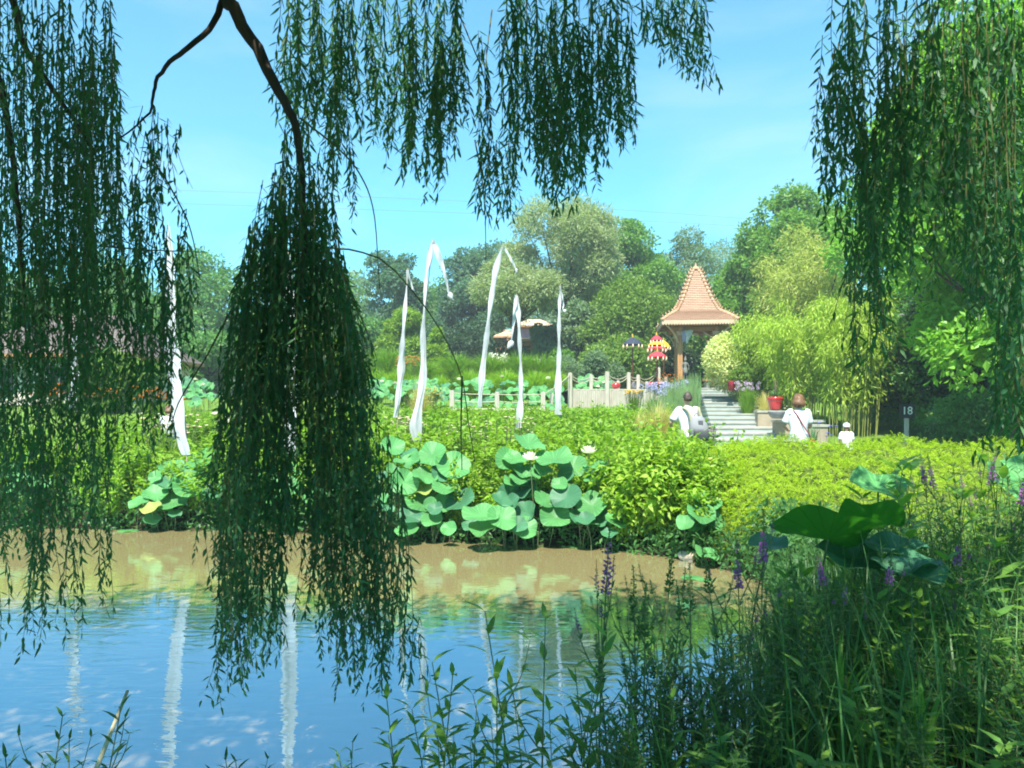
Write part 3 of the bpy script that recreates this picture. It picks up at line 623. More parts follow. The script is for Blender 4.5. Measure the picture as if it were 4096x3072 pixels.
M['grass_lime'] = leaf_mat('lime grass blade', (0.20, 0.38, 0.02), (0.30, 0.48, 0.035), 0.4, 0.5)
gm = [tuft_geo(70 + i, 1300, 1.0, 0.8, 0.013, 0.9).mesh('ornamental_grass', M[('grass_lime', 'grass', 'grass_lime')[i]]) for i in range(3)]
rs = np.random.RandomState(14)
for i, (px, py, d, w) in enumerate([(378,372,31,40),(398,374,30,44),(424,368,34,60),(440,377,30,40),(455,364,36,66),(470,374,31.5,50),(490,364,36,70),(505,373,31.5,60),(520,366,35,60),(540,366,35,66),(535,375,31,56),(556,372,32,48),(415,378,29.5,40),(484,379,30,40),(560,378,33,36),(388,362,36,60)]):
    c = P(px, py, d); o = bpy.data.objects.new('ornamental_grass', gm[1 if d > 33 else 2 * (i % 2)]); COL.objects.link(o); gz = float(ground_z(c[0], d)); h = (c[2] - gz) * (1.34 if d > 33 else 1.12) * rs.uniform(.92, 1.12); s = w / F * d / (1.62 if d > 33 else 1.9)
    o.location = (c[0], d, gz - 0.02); o.scale = (s, s, h / 0.93); o.rotation_euler = (0, 0, rs.uniform(0, 6.28))
    tag(o, 'soft fountain-like green grass mound in the group behind the upper lotus pond', 'ornamental grass', 'grass mounds behind the upper pond')

def tuft(label, px, py, d, w, mat, n=400, bw=0.008, cat='grass tuft', name='grass_tuft', lean=0.6, seed=1, group=None):
    c = P(px, py, d); gz = float(ground_z(c[0], d)); g = tuft_geo(seed, n, (c[2] - gz) / 0.93, w / F * d / 2, bw, lean)
    return tag(g.obj(name, M[mat], None, False, (c[0], d, gz - 0.02)), label, cat, group)
tuft('pale straw-coloured grass tuft left of the man with the backpack', 658, 401, 18.0, 44, 'grass_straw', 700, 0.008, seed=80)
tuft('second straw-coloured grass tuft, lower and nearer the leafy bed', 640, 408, 17.2, 34, 'grass_straw', 450, 0.008, seed=81)
tuft('yellow green grass tuft under the lilac flower heads beside the stairs', 748, 386, 27.0, 26, 'grass', 500, 0.009, seed=82)
tuft('dry straw grass on the bank between stairs and red pot', 765, 391, 26.0, 24, 'grass_straw', 500, 0.009, seed=83)
tuft('tall blond grass between the white banners at the edge of the upper pond', 420, 380, 20.5, 34, 'grass_straw', 420, 0.007, seed=84)

# ------------------------------------------------------------------ trees
def tree_geo(seed, H, Rr, z0, n, L, W, mat_n=0, prof='round', nb=26, blob=0.34, droop=0.2, trunk=0.18, shell=0.62, lean=0.0):
    rs = np.random.RandomState(seed); gl = Geo(); gt = Geo(); n = int(n * 1.5); L *= .9; W *= .95; hh = (H - z0) / 2; zc = z0 + hh
    B = []
    for i in range(nb):
        v = sph(rs, 1)[0]; r = rs.uniform(0.35, 0.92) ** 0.6; t = v[2] * r
        k = {'round': 1.0, 'cone': 1.0 - 0.42 * (t + 1), 'egg': 1.05 - 0.28 * (t + 0.5), 'column': 0.95, 'vase': 0.75 + 0.32 * (t + 1)}[prof]
        br = blob * Rr * rs.uniform(0.7, 1.25) * (0.55 + 0.45 * max(0.2, k))
        B.append((v[0] * r * Rr * k * (1 - blob * 0.6) + lean * (t + 1) * hh, v[1] * r * Rr * k * (1 - blob * 0.6), zc + t * hh * 0.92 - 0.0 * br, br))
    B = np.array(B); w = B[:, 3] ** 2; k = rs.choice(nb, n, p=w / w.sum())
    v = sph(rs, n); v[:, 2] = np.where(rs.uniform(size=n) < 0.35, np.abs(v[:, 2]), v[:, 2]); v = nrm(v)
    rr = B[k, 3] * (shell + (1.12 - shell) * rs.uniform(size=n) ** 0.6) * (1 + 0.20 * np.sin(v[:, 0] * 9 + k) * np.sin(v[:, 1] * 8 + k * 2))
    c = B[k, :3] + v * rr[:, None] * np.array([1, 1, 0.85])
    d = v * 0.7 + sph(rs, n) * 0.9 + np.array([0, 0, -droop]); nv = v * 0.8 + np.array([0, 0, 0.6]) + rs.normal(size=(n, 3)) * 0.5
    V, Q = rhombs(c, d, nv, L * rs.uniform(0.6, 1.35, n), W * rs.uniform(0.6, 1.3, n)); gl.add(V, Q)
    top = np.array([lean * hh * 1.6, 0, z0 + 1.5 * hh])
    V, Q, T = tube(spline([(0, 0, -0.3), (trunk * 0.3, 0, z0 * 0.6), (lean * hh * 0.5, trunk * 0.5, zc - hh * 0.3), top], 10), np.linspace(trunk, trunk * 0.12, 10), 8); gt.add(V, Q, T)
    for b in B[:: max(1, nb // 12)]:
        s = rs.uniform(0.35, 0.75); st = np.array([lean * hh * s, 0, z0 * 0.7 + s * hh]); e = b[:3]
        V, Q, T = tube(spline([st, st * 0.5 + e * 0.5 + [0, 0, -0.1 * hh], e], 7), np.linspace(trunk * 0.4, 0.015, 7), 5); gt.add(V, Q, T)
    return gl, gt

def tree(name, label, px, d, ytop, wpx, mat, seed, z0f=0.2, n=9000, L=0.3, W=0.17, cat='tree', group=None, **kw):
    x = (px - CX) / F * d; gz = float(ground_z(x, d)); H = EYE - (ytop - HY) / F * d - gz; Rr = wpx * 1.16 / 2 / F * d
    gl, gt = tree_geo(seed, H, Rr, H * z0f, n, L, W, **kw)
    root = empty(name, (x, d, gz), 0, label, cat, group)
    gt.obj('trunk', M['bark'], root, True); gl.obj('crown', M[mat], root)
    return root
TG = 'trees beyond the garden'
tree('broadleaf_tree', 'blue green tree standing just right of the central willow curtain, behind the banners', 394, 55, 232, 62, 't_blue', 101, 0.15, 9000, group=TG, prof='egg')
tree('broadleaf_tree', 'light green tree seen through the gap between the two left willow curtains', 200, 52, 240, 90, 't_mid', 102, 0.1, 9000, group=TG)
tree('broadleaf_tree', 'tree behind the leftmost willow curtain above the tiled roof', 95, 56, 262, 150, 't_mid', 103, 0.15, 9000, group=TG)
tree('broadleaf_tree', 'tree at the far left edge behind the willow leaves', 5, 52, 285, 130, 't_olive', 104, 0.15, 8000, group=TG)
tree('broadleaf_tree', 'tree hidden behind the big central willow curtain', 300, 57, 255, 130, 't_mid', 105, 0.12, 9000, group=TG)
tree('conifer_tree', 'dark blue green tree with a layered top left of the tall leaning banner', 462, 62, 243, 66, 't_blue', 106, 0.1, 10000, group=TG, prof='egg', nb=34, blob=0.28)
tree('broadleaf_tree', 'dark blue green tree behind the leaning banner, beside the pale feathery tree', 488, 60, 238, 66, 't_blue', 107, 0.15, 10000, group=TG)
tree('feathery_tree', 'tall pale grey green feathery tree, highest in the middle of the skyline', 566, 50, 204, 104, 't_pale', 108, 0.42, 22000, 0.34, 0.09, group=TG, prof='vase', nb=34, blob=0.27, droop=0.1, trunk=0.3, shell=0.3)
tree('feathery_tree', 'lower pale feathery tree between the leaning banner and the short banner', 514, 44, 262, 84, 't_pale', 109, 0.60, 13000, 0.3, 0.08, group=TG, nb=30, blob=0.26, droop=0.1, trunk=0.24, shell=0.3)
tree('broadleaf_tree', 'dark small-leaved tree behind the rightmost banner', 578, 47, 300, 52, 't_grey', 110, 0.12, 8000, group=TG, nb=30, blob=0.3)
tree('broadleaf_tree', 'hazy blue tree peeping over between the feathery and the tall green tree', 612, 72, 240, 50, 't_blue', 111, 0.1, 6000, group=TG)
tree('broadleaf_tree', 'tall fresh green tree left of the pagoda roof, densely leaved', 636, 56, 210, 90, 't_bright', 112, 0.1, 16000, group=TG, prof='round', nb=56, blob=0.26)
tree('birch_tree', 'grey green tree with a rounded top between the tall green tree and the pagoda spire', 684, 60, 218, 88, 't_grey', 113, 0.1, 12000, 0.28, 0.13, group=TG, prof='egg', nb=40, blob=0.25, droop=0.5)
tree('broadleaf_tree', 'distant dull green tree on the skyline directly right of the pagoda spire', 732, 78, 236, 110, 't_grey', 114, 0.1, 10000, group=TG)
tree('maple_tree', 'tall bright green maple on the skyline left of the right willow curtain', 796, 45, 180, 112, 't_bright', 115, 0.2, 15000, group=TG, nb=56, blob=0.24)
tree('golden_tree', 'pale golden tree with drooping sprays behind the right willow curtain', 815, 37, 226, 108, 't_gold', 116, 0.12, 12000, 0.26, 0.06, group=TG, nb=34, blob=0.28, droop=0.8, shell=0.3)
tree('broadleaf_tree', 'bright yellow green tree directly behind the right side of the pagoda', 745, 47, 262, 76, 't_bright', 117, 0.15, 11000, group=TG, nb=34, blob=0.26)
tree('large_shrub', 'big rounded olive green shrub behind the garden umbrellas', 642, 45, 277, 104, 't_olive', 118, 0.03, 14000, 0.22, 0.12, 'shrub', TG, nb=44, blob=0.27, trunk=0.1)
tree('evergreen_shrub', 'dark evergreen filling the space between the pagoda posts', 702, 46, 322, 68, 't_mid', 119, 0.03, 9000, 0.24, 0.14, 'shrub', TG, nb=30, trunk=0.1)
tree('evergreen_shrub', 'dark glossy shrub behind the red umbrella and the left pagoda post', 672, 43, 330, 40, 't_dark', 120, 0.03, 6000, 0.2, 0.12, 'shrub', TG, nb=24, trunk=0.1)
tree('broadleaf_tree', 'yellow green young tree below the blue tree, left of the tallest banner', 405, 46, 300, 52, 't_lime', 121, 0.05, 8000, 0.25, 0.12, group=TG, prof='egg', nb=26, trunk=0.1)
tree('golden_conifer', 'small pointed golden green conifer right of the tallest banner', 436, 42, 318, 34, 't_lime', 122, 0.03, 6000, 0.22, 0.09, 'conifer', TG, prof='cone', nb=26, trunk=0.08)
tree('evergreen_shrub', 'dark shrubbery under the blue trees left of the house', 470, 52, 325, 60, 't_dark', 123, 0.03, 7000, 0.25, 0.14, 'shrub', TG, nb=26, trunk=0.1)
tree('evergreen_shrub', 'dark shrub at the foot of the trees right of the house', 592, 48, 352, 60, 't_dark', 124, 0.03, 6000, 0.22, 0.12, 'shrub', TG, nb=24, trunk=0.1)
tree('tamarisk_shrub', 'wispy grey green shrub right of the grass mounds', 568, 37, 356, 30, 't_grey', 125, 0.03, 5000, 0.22, 0.04, 'shrub', TG, nb=20, trunk=0.06, shell=0.2)
tree('broadleaf_shrub', 'bright broad-leaved shrub below the dark hollow right of the rightmost banner', 562, 44, 342, 22, 't_bright', 126, 0.03, 1800, 0.34, 0.2, 'shrub', TG, nb=16, trunk=0.08)
tree('silver_shrub', 'grey leaved shrub at the deck corner behind the rope posts', 600, 39, 355, 42, 't_grey', 127, 0.03, 6000, 0.2, 0.1, 'shrub', TG, nb=24, trunk=0.08)
tree('broadleaf_shrub', 'green shrub to the left of the pool behind the orange flowers', 208, 40, 330, 70, 't_mid', 128, 0.03, 6000, 0.24, 0.14, 'shrub', TG, nb=24, trunk=0.1)
tree('broadleaf_shrub', 'green shrub in front of the tiled house behind the leftmost willow curtain', 118, 27.5, 346, 66, 't_olive', 129, 0.03, 5000, 0.24, 0.14, 'shrub', TG, nb=24, trunk=0.1)
tree('broadleaf_shrub', 'shrub behind the central willow curtain at the upper pond', 300, 40, 335, 90, 't_lime', 130, 0.03, 6000, 0.24, 0.14, 'shrub', TG, nb=24, trunk=0.1)
tree('broadleaf_shrub', 'dark shrub beside the central willow curtain, left of the young yellow green tree', 360, 47, 320, 70, 't_mid', 131, 0.03, 6000, 0.24, 0.14, 'shrub', TG, nb=24, trunk=0.1)
tree('variegated_shrub', 'cream variegated shrub partly hiding the right pagoda post and statue', 738, 31, 329, 62, 't_cream', 132, 0.18, 12000, 0.13, 0.075, 'shrub', None, nb=34, blob=0.3, trunk=0.07)
tree('olive_shrub', 'airy green shrub at the right of the variegated one, over the lilac flowers', 762, 30, 350, 52, 't_olive', 133, 0.05, 7000, 0.15, 0.07, 'shrub', None, nb=24, trunk=0.06)
# right-hand trees, nearer
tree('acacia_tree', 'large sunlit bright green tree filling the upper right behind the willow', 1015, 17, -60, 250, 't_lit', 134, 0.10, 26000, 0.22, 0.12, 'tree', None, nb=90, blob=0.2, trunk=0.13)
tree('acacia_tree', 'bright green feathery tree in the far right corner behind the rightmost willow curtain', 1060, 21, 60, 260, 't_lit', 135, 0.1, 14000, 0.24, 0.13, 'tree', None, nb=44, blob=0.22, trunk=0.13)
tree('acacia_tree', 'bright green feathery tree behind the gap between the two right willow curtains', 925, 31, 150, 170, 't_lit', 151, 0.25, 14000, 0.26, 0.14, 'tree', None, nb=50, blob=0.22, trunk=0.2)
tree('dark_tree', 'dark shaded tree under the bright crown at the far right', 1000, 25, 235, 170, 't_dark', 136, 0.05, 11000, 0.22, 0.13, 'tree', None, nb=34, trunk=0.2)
tree('broadleaf_shrub', 'green shrub between bamboo and dark hollow, behind the number sign', 905, 26, 318, 110, 't_mid', 137, 0.03, 11000, 0.16, 0.09, 'shrub', None, nb=40, blob=0.26, trunk=0.08)
tree('broadleaf_shrub', 'low green shrub at the right edge behind the wild waterside plants', 1004, 20.5, 398, 120, 't_mid', 138, 0.03, 7000, 0.14, 0.08, 'shrub', None, nb=30, trunk=0.06)

def bamboo(label, px, d, ytop, wpx, seed, n, mat='bamboo'):
    rs = np.random.RandomState(seed); x = (px - CX) / F * d; gz = float(ground_z(x, d)); H = EYE - (ytop - HY) / F * d - gz; Rr = wpx / 2 / F * d
    root = empty('bamboo', (x, d, gz), 0, label, 'bamboo', 'bamboo clumps beside the stairs'); gc = Geo(); gl = Geo(); nc = 46; P3 = []
    for i in range(nc):
        a = rs.uniform(0, 6.28); r = Rr * 0.62 * math.sqrt(rs.uniform()); b = np.array([r * math.cos(a), r * math.sin(a), -0.05]); h = H * rs.uniform(0.62, 1.0) * (1 - 0.28 * (r / Rr) ** 2)
        o = rs.uniform(0.15, 0.5) * Rr * 0.7; e = b + [o * math.cos(a), o * math.sin(a), h]; mid = b * 0.6 + e * 0.4 + [0, 0, h * 0.18]
        s = spline([b, mid, e, e + [0.25 * math.cos(a), 0.25 * math.sin(a), -0.22]], 12); P3.append(s); V, Q, T = tube(s, np.linspace(0.018, 0.005, 12), 5, False); gc.add(V, Q)
    P3 = np.array(P3); k = rs.randint(0, nc, n); n = int(n * 1.7); k = rs.randint(0, nc, n); f = rs.uniform(0.16, 1, n) ** 0.85 * 10.99; i0 = f.astype(int); w = (f - i0)[:, None]
    c = P3[k, i0] * (1 - w) + P3[k, np.minimum(i0 + 1, 11)] * w; v = sph(rs, n); c = c + v * (rs.uniform(0.05, 0.42, n))[:, None]
    dd = v * np.array([1, 1, 0.3]) * 0.6 + np.array([0, 0, -0.55]) + sph(rs, n) * 0.45
    V, Q, T = lances(c, dd, np.array([0, 0, 1.0]) + rs.normal(size=(n, 3)) * 0.6, rs.uniform(0.12, 0.24, n), rs.uniform(0.025, 0.042, n), 0.2); gl.add(V, Q, T)
    gc.obj('culms', M['culm'], root, True); gl.obj('foliage', M[mat], root)
bamboo('dense yellow green bamboo behind the woman in white', 800, 27.5, 300, 86, 141, 9000)
bamboo('bright bamboo clump between the variegated shrub and the pale golden tree', 770, 30, 312, 70, 142, 8000)
bamboo('bamboo clump right of the woman, with bare canes at its foot', 848, 25.5, 292, 84, 143, 9000)
bamboo('bamboo clump hidden in part by the right willow curtain', 888, 28, 300, 80, 144, 7000, 't_mid')

def woodland():
    rs = np.random.RandomState(7); n = 60000; px = rs.uniform(-140, 1180, n); d = rs.uniform(84, 100, n); top = 300 + 16 * np.sin(px * .031) + 10 * np.sin(px * .083 + 1) + 8 * np.sin(px * .17)
    py = top + (414 - top) * rs.uniform(0, 1, n) ** .9 + rs.normal(size=n) * 2; c = np.stack([(px - CX) / F * d, d, EYE - (py - HY) / F * d], -1)
    V, Q = rhombs(c, sph(rs, n), sph(rs, n) + [0, -.3, .6], rs.uniform(.6, 1.1, n), rs.uniform(.4, .7, n)); g = Geo(); g.add(V, Q)
    tag(g.obj('distant_woodland', M['t_grey']), 'far dense wood closing the view behind every tree', 'woodland', None, 'stuff')
woodland()
def undergrowth():  # leaves added along the waterline to make its dark shadow margin
    rs = np.random.RandomState(8); n = 26000; t = rs.uniform(0, 13, n); i = t.astype(int); f = (t - i)[:, None]; p = POND[i] * (1 - f) + POND[i + 1] * f; rb = t > 9.5
    xy = p + np.stack([np.where(rb, rs.uniform(-.1, 1.1, n), rs.uniform(-.1, .3, n)), np.where(rb, rs.uniform(-.1, .4, n), rs.uniform(-.12, .9, n))], -1); gz = ground_z(xy[:, 0], xy[:, 1]); c = np.stack([xy[:, 0], xy[:, 1], np.maximum(gz, 0) + rs.uniform(0, 1, n) ** 1.5 * .42], -1)
    V, Q, T = lances(c, sph(rs, n) + [0, -.5, .2], sph(rs, n) + [0, 0, 1], rs.uniform(.05, .13, n), rs.uniform(.02, .05, n)); g = Geo(); g.add(V, Q, T)
    tag(g.obj('undergrowth', M['forb']), 'low undergrowth added for the dark shadow margin along the far bank under the lotus leaves', 'undergrowth', None, 'stuff')
undergrowth()
tree('evergreen_shrub', 'dark shrubbery closing the gap behind the bamboo canes', 800, 36, 335, 130, 't_mid', 161, 0.0, 9000, 0.22, 0.13, 'shrub', TG, nb=40, trunk=0.06)
tree('evergreen_shrub', 'dark green shrub behind the right bamboo clumps', 880, 34, 320, 120, 't_dark', 162, 0.0, 8000, 0.22, 0.13, 'shrub', TG, nb=34, trunk=0.06)
tree('evergreen_shrub', 'green shrub between the umbrellas and the rope posts', 620, 41, 340, 70, 't_olive', 163, 0.0, 8000, 0.2, 0.12, 'shrub', TG, nb=34, trunk=0.06)
tree('broadleaf_tree', 'broad bright tree between the pagoda spire and the bright maple', 762, 52, 226, 92, 't_bright', 164, 0.1, 12000, group=TG, nb=40, blob=0.25)
tree('broadleaf_tree', 'mid green tree behind the tallest banner', 432, 66, 268, 70, 't_mid', 165, 0.05, 9000, group=TG, nb=30)
tree('broadleaf_tree', 'grey green tree behind the rightmost banner and the tall green tree', 600, 62, 258, 60, 't_grey', 166, 0.05, 9000, group=TG, nb=30)

tree('broadleaf_tree', 'dark small tree with a bare stem standing in front of the distant house', 547, 46, 318, 34, 't_grey', 167, 0.25, 5000, 0.22, 0.12, 'tree', TG, nb=24, trunk=0.12)
tree('evergreen_shrub', 'dark shrub at the foot of the distant house behind the grass mounds', 520, 47, 345, 60, 't_dark', 168, 0.0, 6000, 0.2, 0.12, 'shrub', TG, nb=26, trunk=0.05)
# ------------------------------------------------------------------ stairs
edges_py = [387.9, 390.6, 393.5, 396.0, 399.0, 402.2, 405.8, 409.4, 413.5, 417.9, 422.4, 427.2, 432.8, 439.0]
st = empty('garden_stairs', (7.0, 20.0, 0.9), 0, 'long flight of grey slate steps with pale edges rising to the pagoda', 'stairs'); so = np.array(st.location)
pz = []
for i, py in enumerate(edges_py):
    d = 36.0 - i * 1.23; pz.append((d, EYE - (py - HY) / F * d))
for k in range(4): pz.append((20.0 - 0.42 * (k + 1), pz[13][1] - 0.155 * (k + 1)))
for i, (d, z) in enumerate(pz):
    f = (36.0 - d) / 15.0; xl = 8.77 + (5.52 - 8.77) * f; xr = 10.0 + (7.75 - 10.0) * f
    dep = 1.5 if i <= 13 else 0.7
    if i == 0: dep = 2.6
    g = Geo(); V, Q = box(((xl + xr) / 2, d + dep / 2, z - 0.045 - 0.28), (xr - xl, dep, 0.56)); g.add(V - so, Q); s_ = g.obj('step', M['slate'], st)
    g = Geo(); V, Q = box(((xl + xr) / 2, d + dep / 2 - 0.02, z - 0.0225), (xr - xl + 0.03, dep, 0.045)); g.add(V - so, Q); g.obj('nosing', M['slate_edge'] if i % 3 else M['slate_edge'], s_)
    g = Geo(); V, Q = box((xr + 0.19, d + 0.34, z - 0.30), (0.33, 0.60, 0.52)); g.add(V - so, Q); b_ = g.obj('side_block', M['concrete'], st)
    g = Geo(); V, Q = box((xr + 0.19, d + 0.30, z - 0.018), (0.38, 0.74, 0.055)); g.add(V - so, Q); g.obj('cap', M['slate_edge'], b_)
    g = Geo(); V, Q = box((xr + 0.19, d + 0.036, z - 0.115), (0.24, 0.02, 0.085)); g.add(V - so, Q); g.obj('recess_slab', M['dark'], b_)  # dark slab stands in for the shade of a recess in the block

def wall(label, px0, px1, d, pyt, depth, mat='concrete'):
    a = P(px0, pyt, d); b = P(px1, pyt, d); zt = a[2]; zb = min(float(ground_z(a[0], d)), float(ground_z(b[0], d))) - 0.1
    root = empty('retaining_wall', ((a[0] + b[0]) / 2, d, zb), 0, label, 'wall'); g = Geo()
    V, Q = box((0, depth / 2, (zt - zb - 0.06) / 2), (b[0] - a[0], depth, zt - zb - 0.06)); g.add(V, Q); g.obj('masonry', M[mat], root)
    g = Geo(); V, Q = box((0, depth / 2, zt - zb - 0.03), (b[0] - a[0] + 0.06, depth + 0.06, 0.06)); g.add(V, Q); g.obj('coping', M['slate_edge'], root)
wall('low sandstone wall below the red pot, right of the stairs', 758, 795, 23.5, 410.5, .3)
wall('lower sandstone wall behind the woman in white', 776, 824, 21.2, 420, .3)
wall('short sandstone wall end right of the woman, behind the iris leaves', 806, 828, 19.6, 424.5, .3)

# ------------------------------------------------------------------ pagoda
PX, PY = 9.22, 38.8
pg = empty('pagoda', (PX, PY, 3.1), -0.12, 'open timber pagoda with a tall concave shingled spire roof at the top of the stairs', 'pagoda')
prof = [(0.04, 9.22), (0.235, 8.9), (.40, 8.42), (.573, 7.93), (.767, 7.44), (.895, 7.2), (1.02, 6.97), (1.4, 6.72), (1.80, 6.42)]
cs = spline(prof, 200); seg = np.r_[0, np.cumsum(np.hypot(*np.diff(cs, axis=0).T))]
nrow = 34; rows = np.interp(np.linspace(0, seg[-1], nrow + 1), seg, cs[:, 0]), np.interp(np.linspace(0, seg[-1], nrow + 1), seg, cs[:, 1])
g = Geo(); zo = 3.1
for side in range(4):
    ca_, sa_ = math.cos(side * math.pi / 2), math.sin(side * math.pi / 2)
    def rot(p): return [(x * ca_ - y * sa_, x * sa_ + y * ca_, z - zo) for x, y, z in p]
    for i in range(nrow):
        h0, z0_, h1, z1 = rows[0][i], rows[1][i], rows[0][i + 1], rows[1][i + 1]
        lip = 0.022
        v = rot([(-h0, -h0, z0_), (h0, -h0, z0_), (h1 + lip, -h1 - lip, z1 + lip), (-h1 - lip, -h1 - lip, z1 + lip), (-h1, -h1, z1), (h1, -h1, z1)])
        r = i * 0.097
        g.add(v, [(0, 3, 2, 1), (3, 4, 5, 2)], None, 0, [(-h0, r + .09), (h0, r + .09), (h1, r + .01), (-h1, r + .01), (-h1, r), (h1, r)])
roof = g.obj('roof', M['tile'], pg)
g = Geo()
for side in range(4):
    ca_, sa_ = math.cos(side * math.pi / 2), math.sin(side * math.pi / 2)
    V = np.array([(-1.72, -1.72, 6.36 - zo), (1.72, -1.72, 6.36 - zo), (0.95, -0.95, 6.72 - zo), (-0.95, -0.95, 6.72 - zo)]); V = np.stack([V[:, 0] * ca_ - V[:, 1] * sa_, V[:, 0] * sa_ + V[:, 1] * ca_, V[:, 2]], -1)
    g.add(V, [(0, 1, 2, 3)])
g.obj('soffit', M['teak'], roof)
rc = spline(prof, 21)
for side in range(4):
    sx, sy = ((-1, -1), (1, -1), (1, 1), (-1, 1))[side]; g = Geo()
    for i in range(20):
        a = np.array([sx * rc[i, 0], sy * rc[i, 0], rc[i, 1] - zo + 0.02]); b = np.array([sx * rc[i + 1, 0], sy * rc[i + 1, 0], rc[i + 1, 1] - zo + 0.02])
        V, Q, T = tube([a, (a + b) / 2, b + (b - a) * 0.08], [0.075, 0.085, 0.10], 8); g.add(V, Q, T)
        if i > 0:
            o_ = nrm(np.array([sx, sy, 0.0])); t_ = a + o_ * 0.05
            V, Q, T = tube([t_, t_ + o_ * 0.10 + [0, 0, 0.05], t_ + o_ * 0.13 + [0, 0, 0.15]], [0.05, 0.04, 0.008], 6); g.add(V, Q, T)
    g.obj('ridge_tiles', M['ridge'], roof, True)
g = Geo(); V, Q = lathe([(0.001, 9.52 - zo), (0.03, 9.44 - zo), (0.05, 9.38 - zo), (0.045, 9.33 - zo), (0.10, 9.27 - zo), (0.18, 9.20 - zo), (0.19, 9.14 - zo), (0.05, 9.12 - zo)], 12); g.add(V, Q); g.obj('finial', M['ridge'], roof, True)
for side in range(4):   # scalloped fascia boards
    ca_, sa_ = math.cos(side * math.pi / 2), math.sin(side * math.pi / 2); g = Geo(); nt = 27; w = 3.60 / nt; out = []
    for k in range(nt):
        x0 = -1.80 + k * w
        out += [(x0, 6.27), (x0 + w * .12, 6.235), (x0 + w * .30, 6.205), (x0 + w * .5, 6.18), (x0 + w * .70, 6.205), (x0 + w * .88, 6.235)]
    out.append((1.80, 6.27)); m = len(out); V = []
    for yy in (-1.815, -1.78): V += [(x, yy, z - zo) for x, z in out] + [(x, yy, 6.42 - zo) for x, z in out]
    V = np.array(V); V = np.stack([V[:, 0] * ca_ - V[:, 1] * sa_, V[:, 0] * sa_ + V[:, 1] * ca_, V[:, 2]], -1)
    Q = [(k, k + 1, m + k + 1, m + k) for k in range(m - 1)] + [(2 * m + k, 3 * m + k, 3 * m + k + 1, 2 * m + k + 1) for k in range(m - 1)] + [(k, 2 * m + k, 2 * m + k + 1, k + 1) for k in range(m - 1)]
    g.add(V, Q); g.obj('fascia', M['teak_pale'], pg)
for sx in (-1, 1):
    for sy in (-1, 1):
        x, y = sx * 0.86, sy * 0.86; g = Geo(); V, Q = box((x, y, 1.42), (0.24, 0.24, 2.70)); g.add(V, Q); V, Q = box((x, y, 0.04), (0.34, 0.34, 0.10)); g.add(V, Q); c_ = g.obj('post', M['teak'], pg)
        g = Geo(); V, Q = box((x, y, 2.82), (0.34, 0.34, 0.10)); g.add(V, Q); V, Q = box((x, y, 2.72), (0.29, 0.29, 0.10)); g.add(V, Q); g.obj('capital', M['teak_pale'], c_)
        g = Geo()
        for dx, dy in ((-sx, 0), (0, -sy)):
            s = spline([(x + dx * 0.10, y + dy * 0.10, 2.18), (x + dx * 0.22, y + dy * 0.22, 2.58), (x + dx * 0.62, y + dy * 0.62, 2.84)], 8); V, Q, T = tube(s, 0.045, 6); g.add(V, Q, T)
        s = spline([(x + sx * .1, y + sy * .1, 2.3), (x + sx * .3, y + sy * .3, 2.75), (x + sx * 0.75, y + sy * 0.75, 3.16)], 8); V, Q, T = tube(s, 0.05, 6); g.add(V, Q, T)
        g.obj('brace', M['teak_pale'], c_, True)
for k, (cx_, cy_, lx, ly) in enumerate(((0, -0.86, 2.6, 0.16), (0, 0.86, 2.6, 0.16), (-0.86, 0, 0.16, 2.6), (0.86, 0, 0.16, 2.6))):
    g = Geo(); V, Q = box((cx_, cy_, 2.97 + 0.006 * (k // 2)), (lx, ly, 0.20)); g.add(V, Q); V, Q = box((cx_ * 1.35, cy_ * 1.35, 3.17 + 0.006 * (k // 2)), (lx * 1.1, ly * 0.8 if lx > ly else ly * 1.1, 0.12)); g.add(V, Q); g.obj('beam', M['teak'], pg)
g = Geo(); V, Q = box((0, -0.2, -0.12), (3.0, 3.0, 0.24)); g.add(V, Q); g.obj('floor_slab', M['stone'], pg)
def drape(label, pts, mat, w, seed):
    rs = np.random.RandomState(seed); g = Geo(); s = spline(np.array(pts), 14); V = []
    for i, p in enumerate(s):
        for k in range(5): V.append((p[0] + p[3] * (k / 4 - .5), p[1] - 0.03 * math.sin(k * 2 + i), p[2] - 0.02 * math.sin(k * 1.6 + i * .5)))
    Q = [(i * 5 + k, i * 5 + k + 1, (i + 1) * 5 + k + 1, (i + 1) * 5 + k) for i in range(13) for k in range(4)]
    g.add(np.array(V), Q); tag(g.obj('cloth_drape', mat, None, True), label, 'cloth')
cl_lil = leaf_mat('lilac cloth', (0.40, 0.40, 0.62), (0.40, 0.40, 0.62), .3, .8); cl_wht = leaf_mat('pale blue cloth', (0.62, 0.68, 0.72), (0.62, 0.68, 0.72), .3, .8); cl_pnk = leaf_mat('pink cloth', (0.72, 0.36, 0.38), (0.72, 0.36, 0.38), .3, .8)
drape('lilac cloth tied round the left front post of the pagoda', [(PX - .84, PY - 1.02, 5.98, .24), (PX - .82, PY - 1.05, 5.75, .22), (PX - .84, PY - 1.02, 5.4, .10)], cl_lil, .2, 1)
drape('pale blue triangular cloth hanging beside the left pagoda post', [(PX - .58, PY - 1.03, 6.0, .42), (PX - .60, PY - 1.06, 5.75, .28), (PX - .70, PY - 1.02, 5.35, .06)], cl_wht, .2, 2)
drape('pink cloth swag along the front beam of the pagoda', [(PX - .30, PY - 1.0, 5.86, .30), (PX - .05, PY - 1.02, 5.78, .28), (PX + .3, PY - 1.0, 5.80, .2)], cl_pnk, .2, 3)

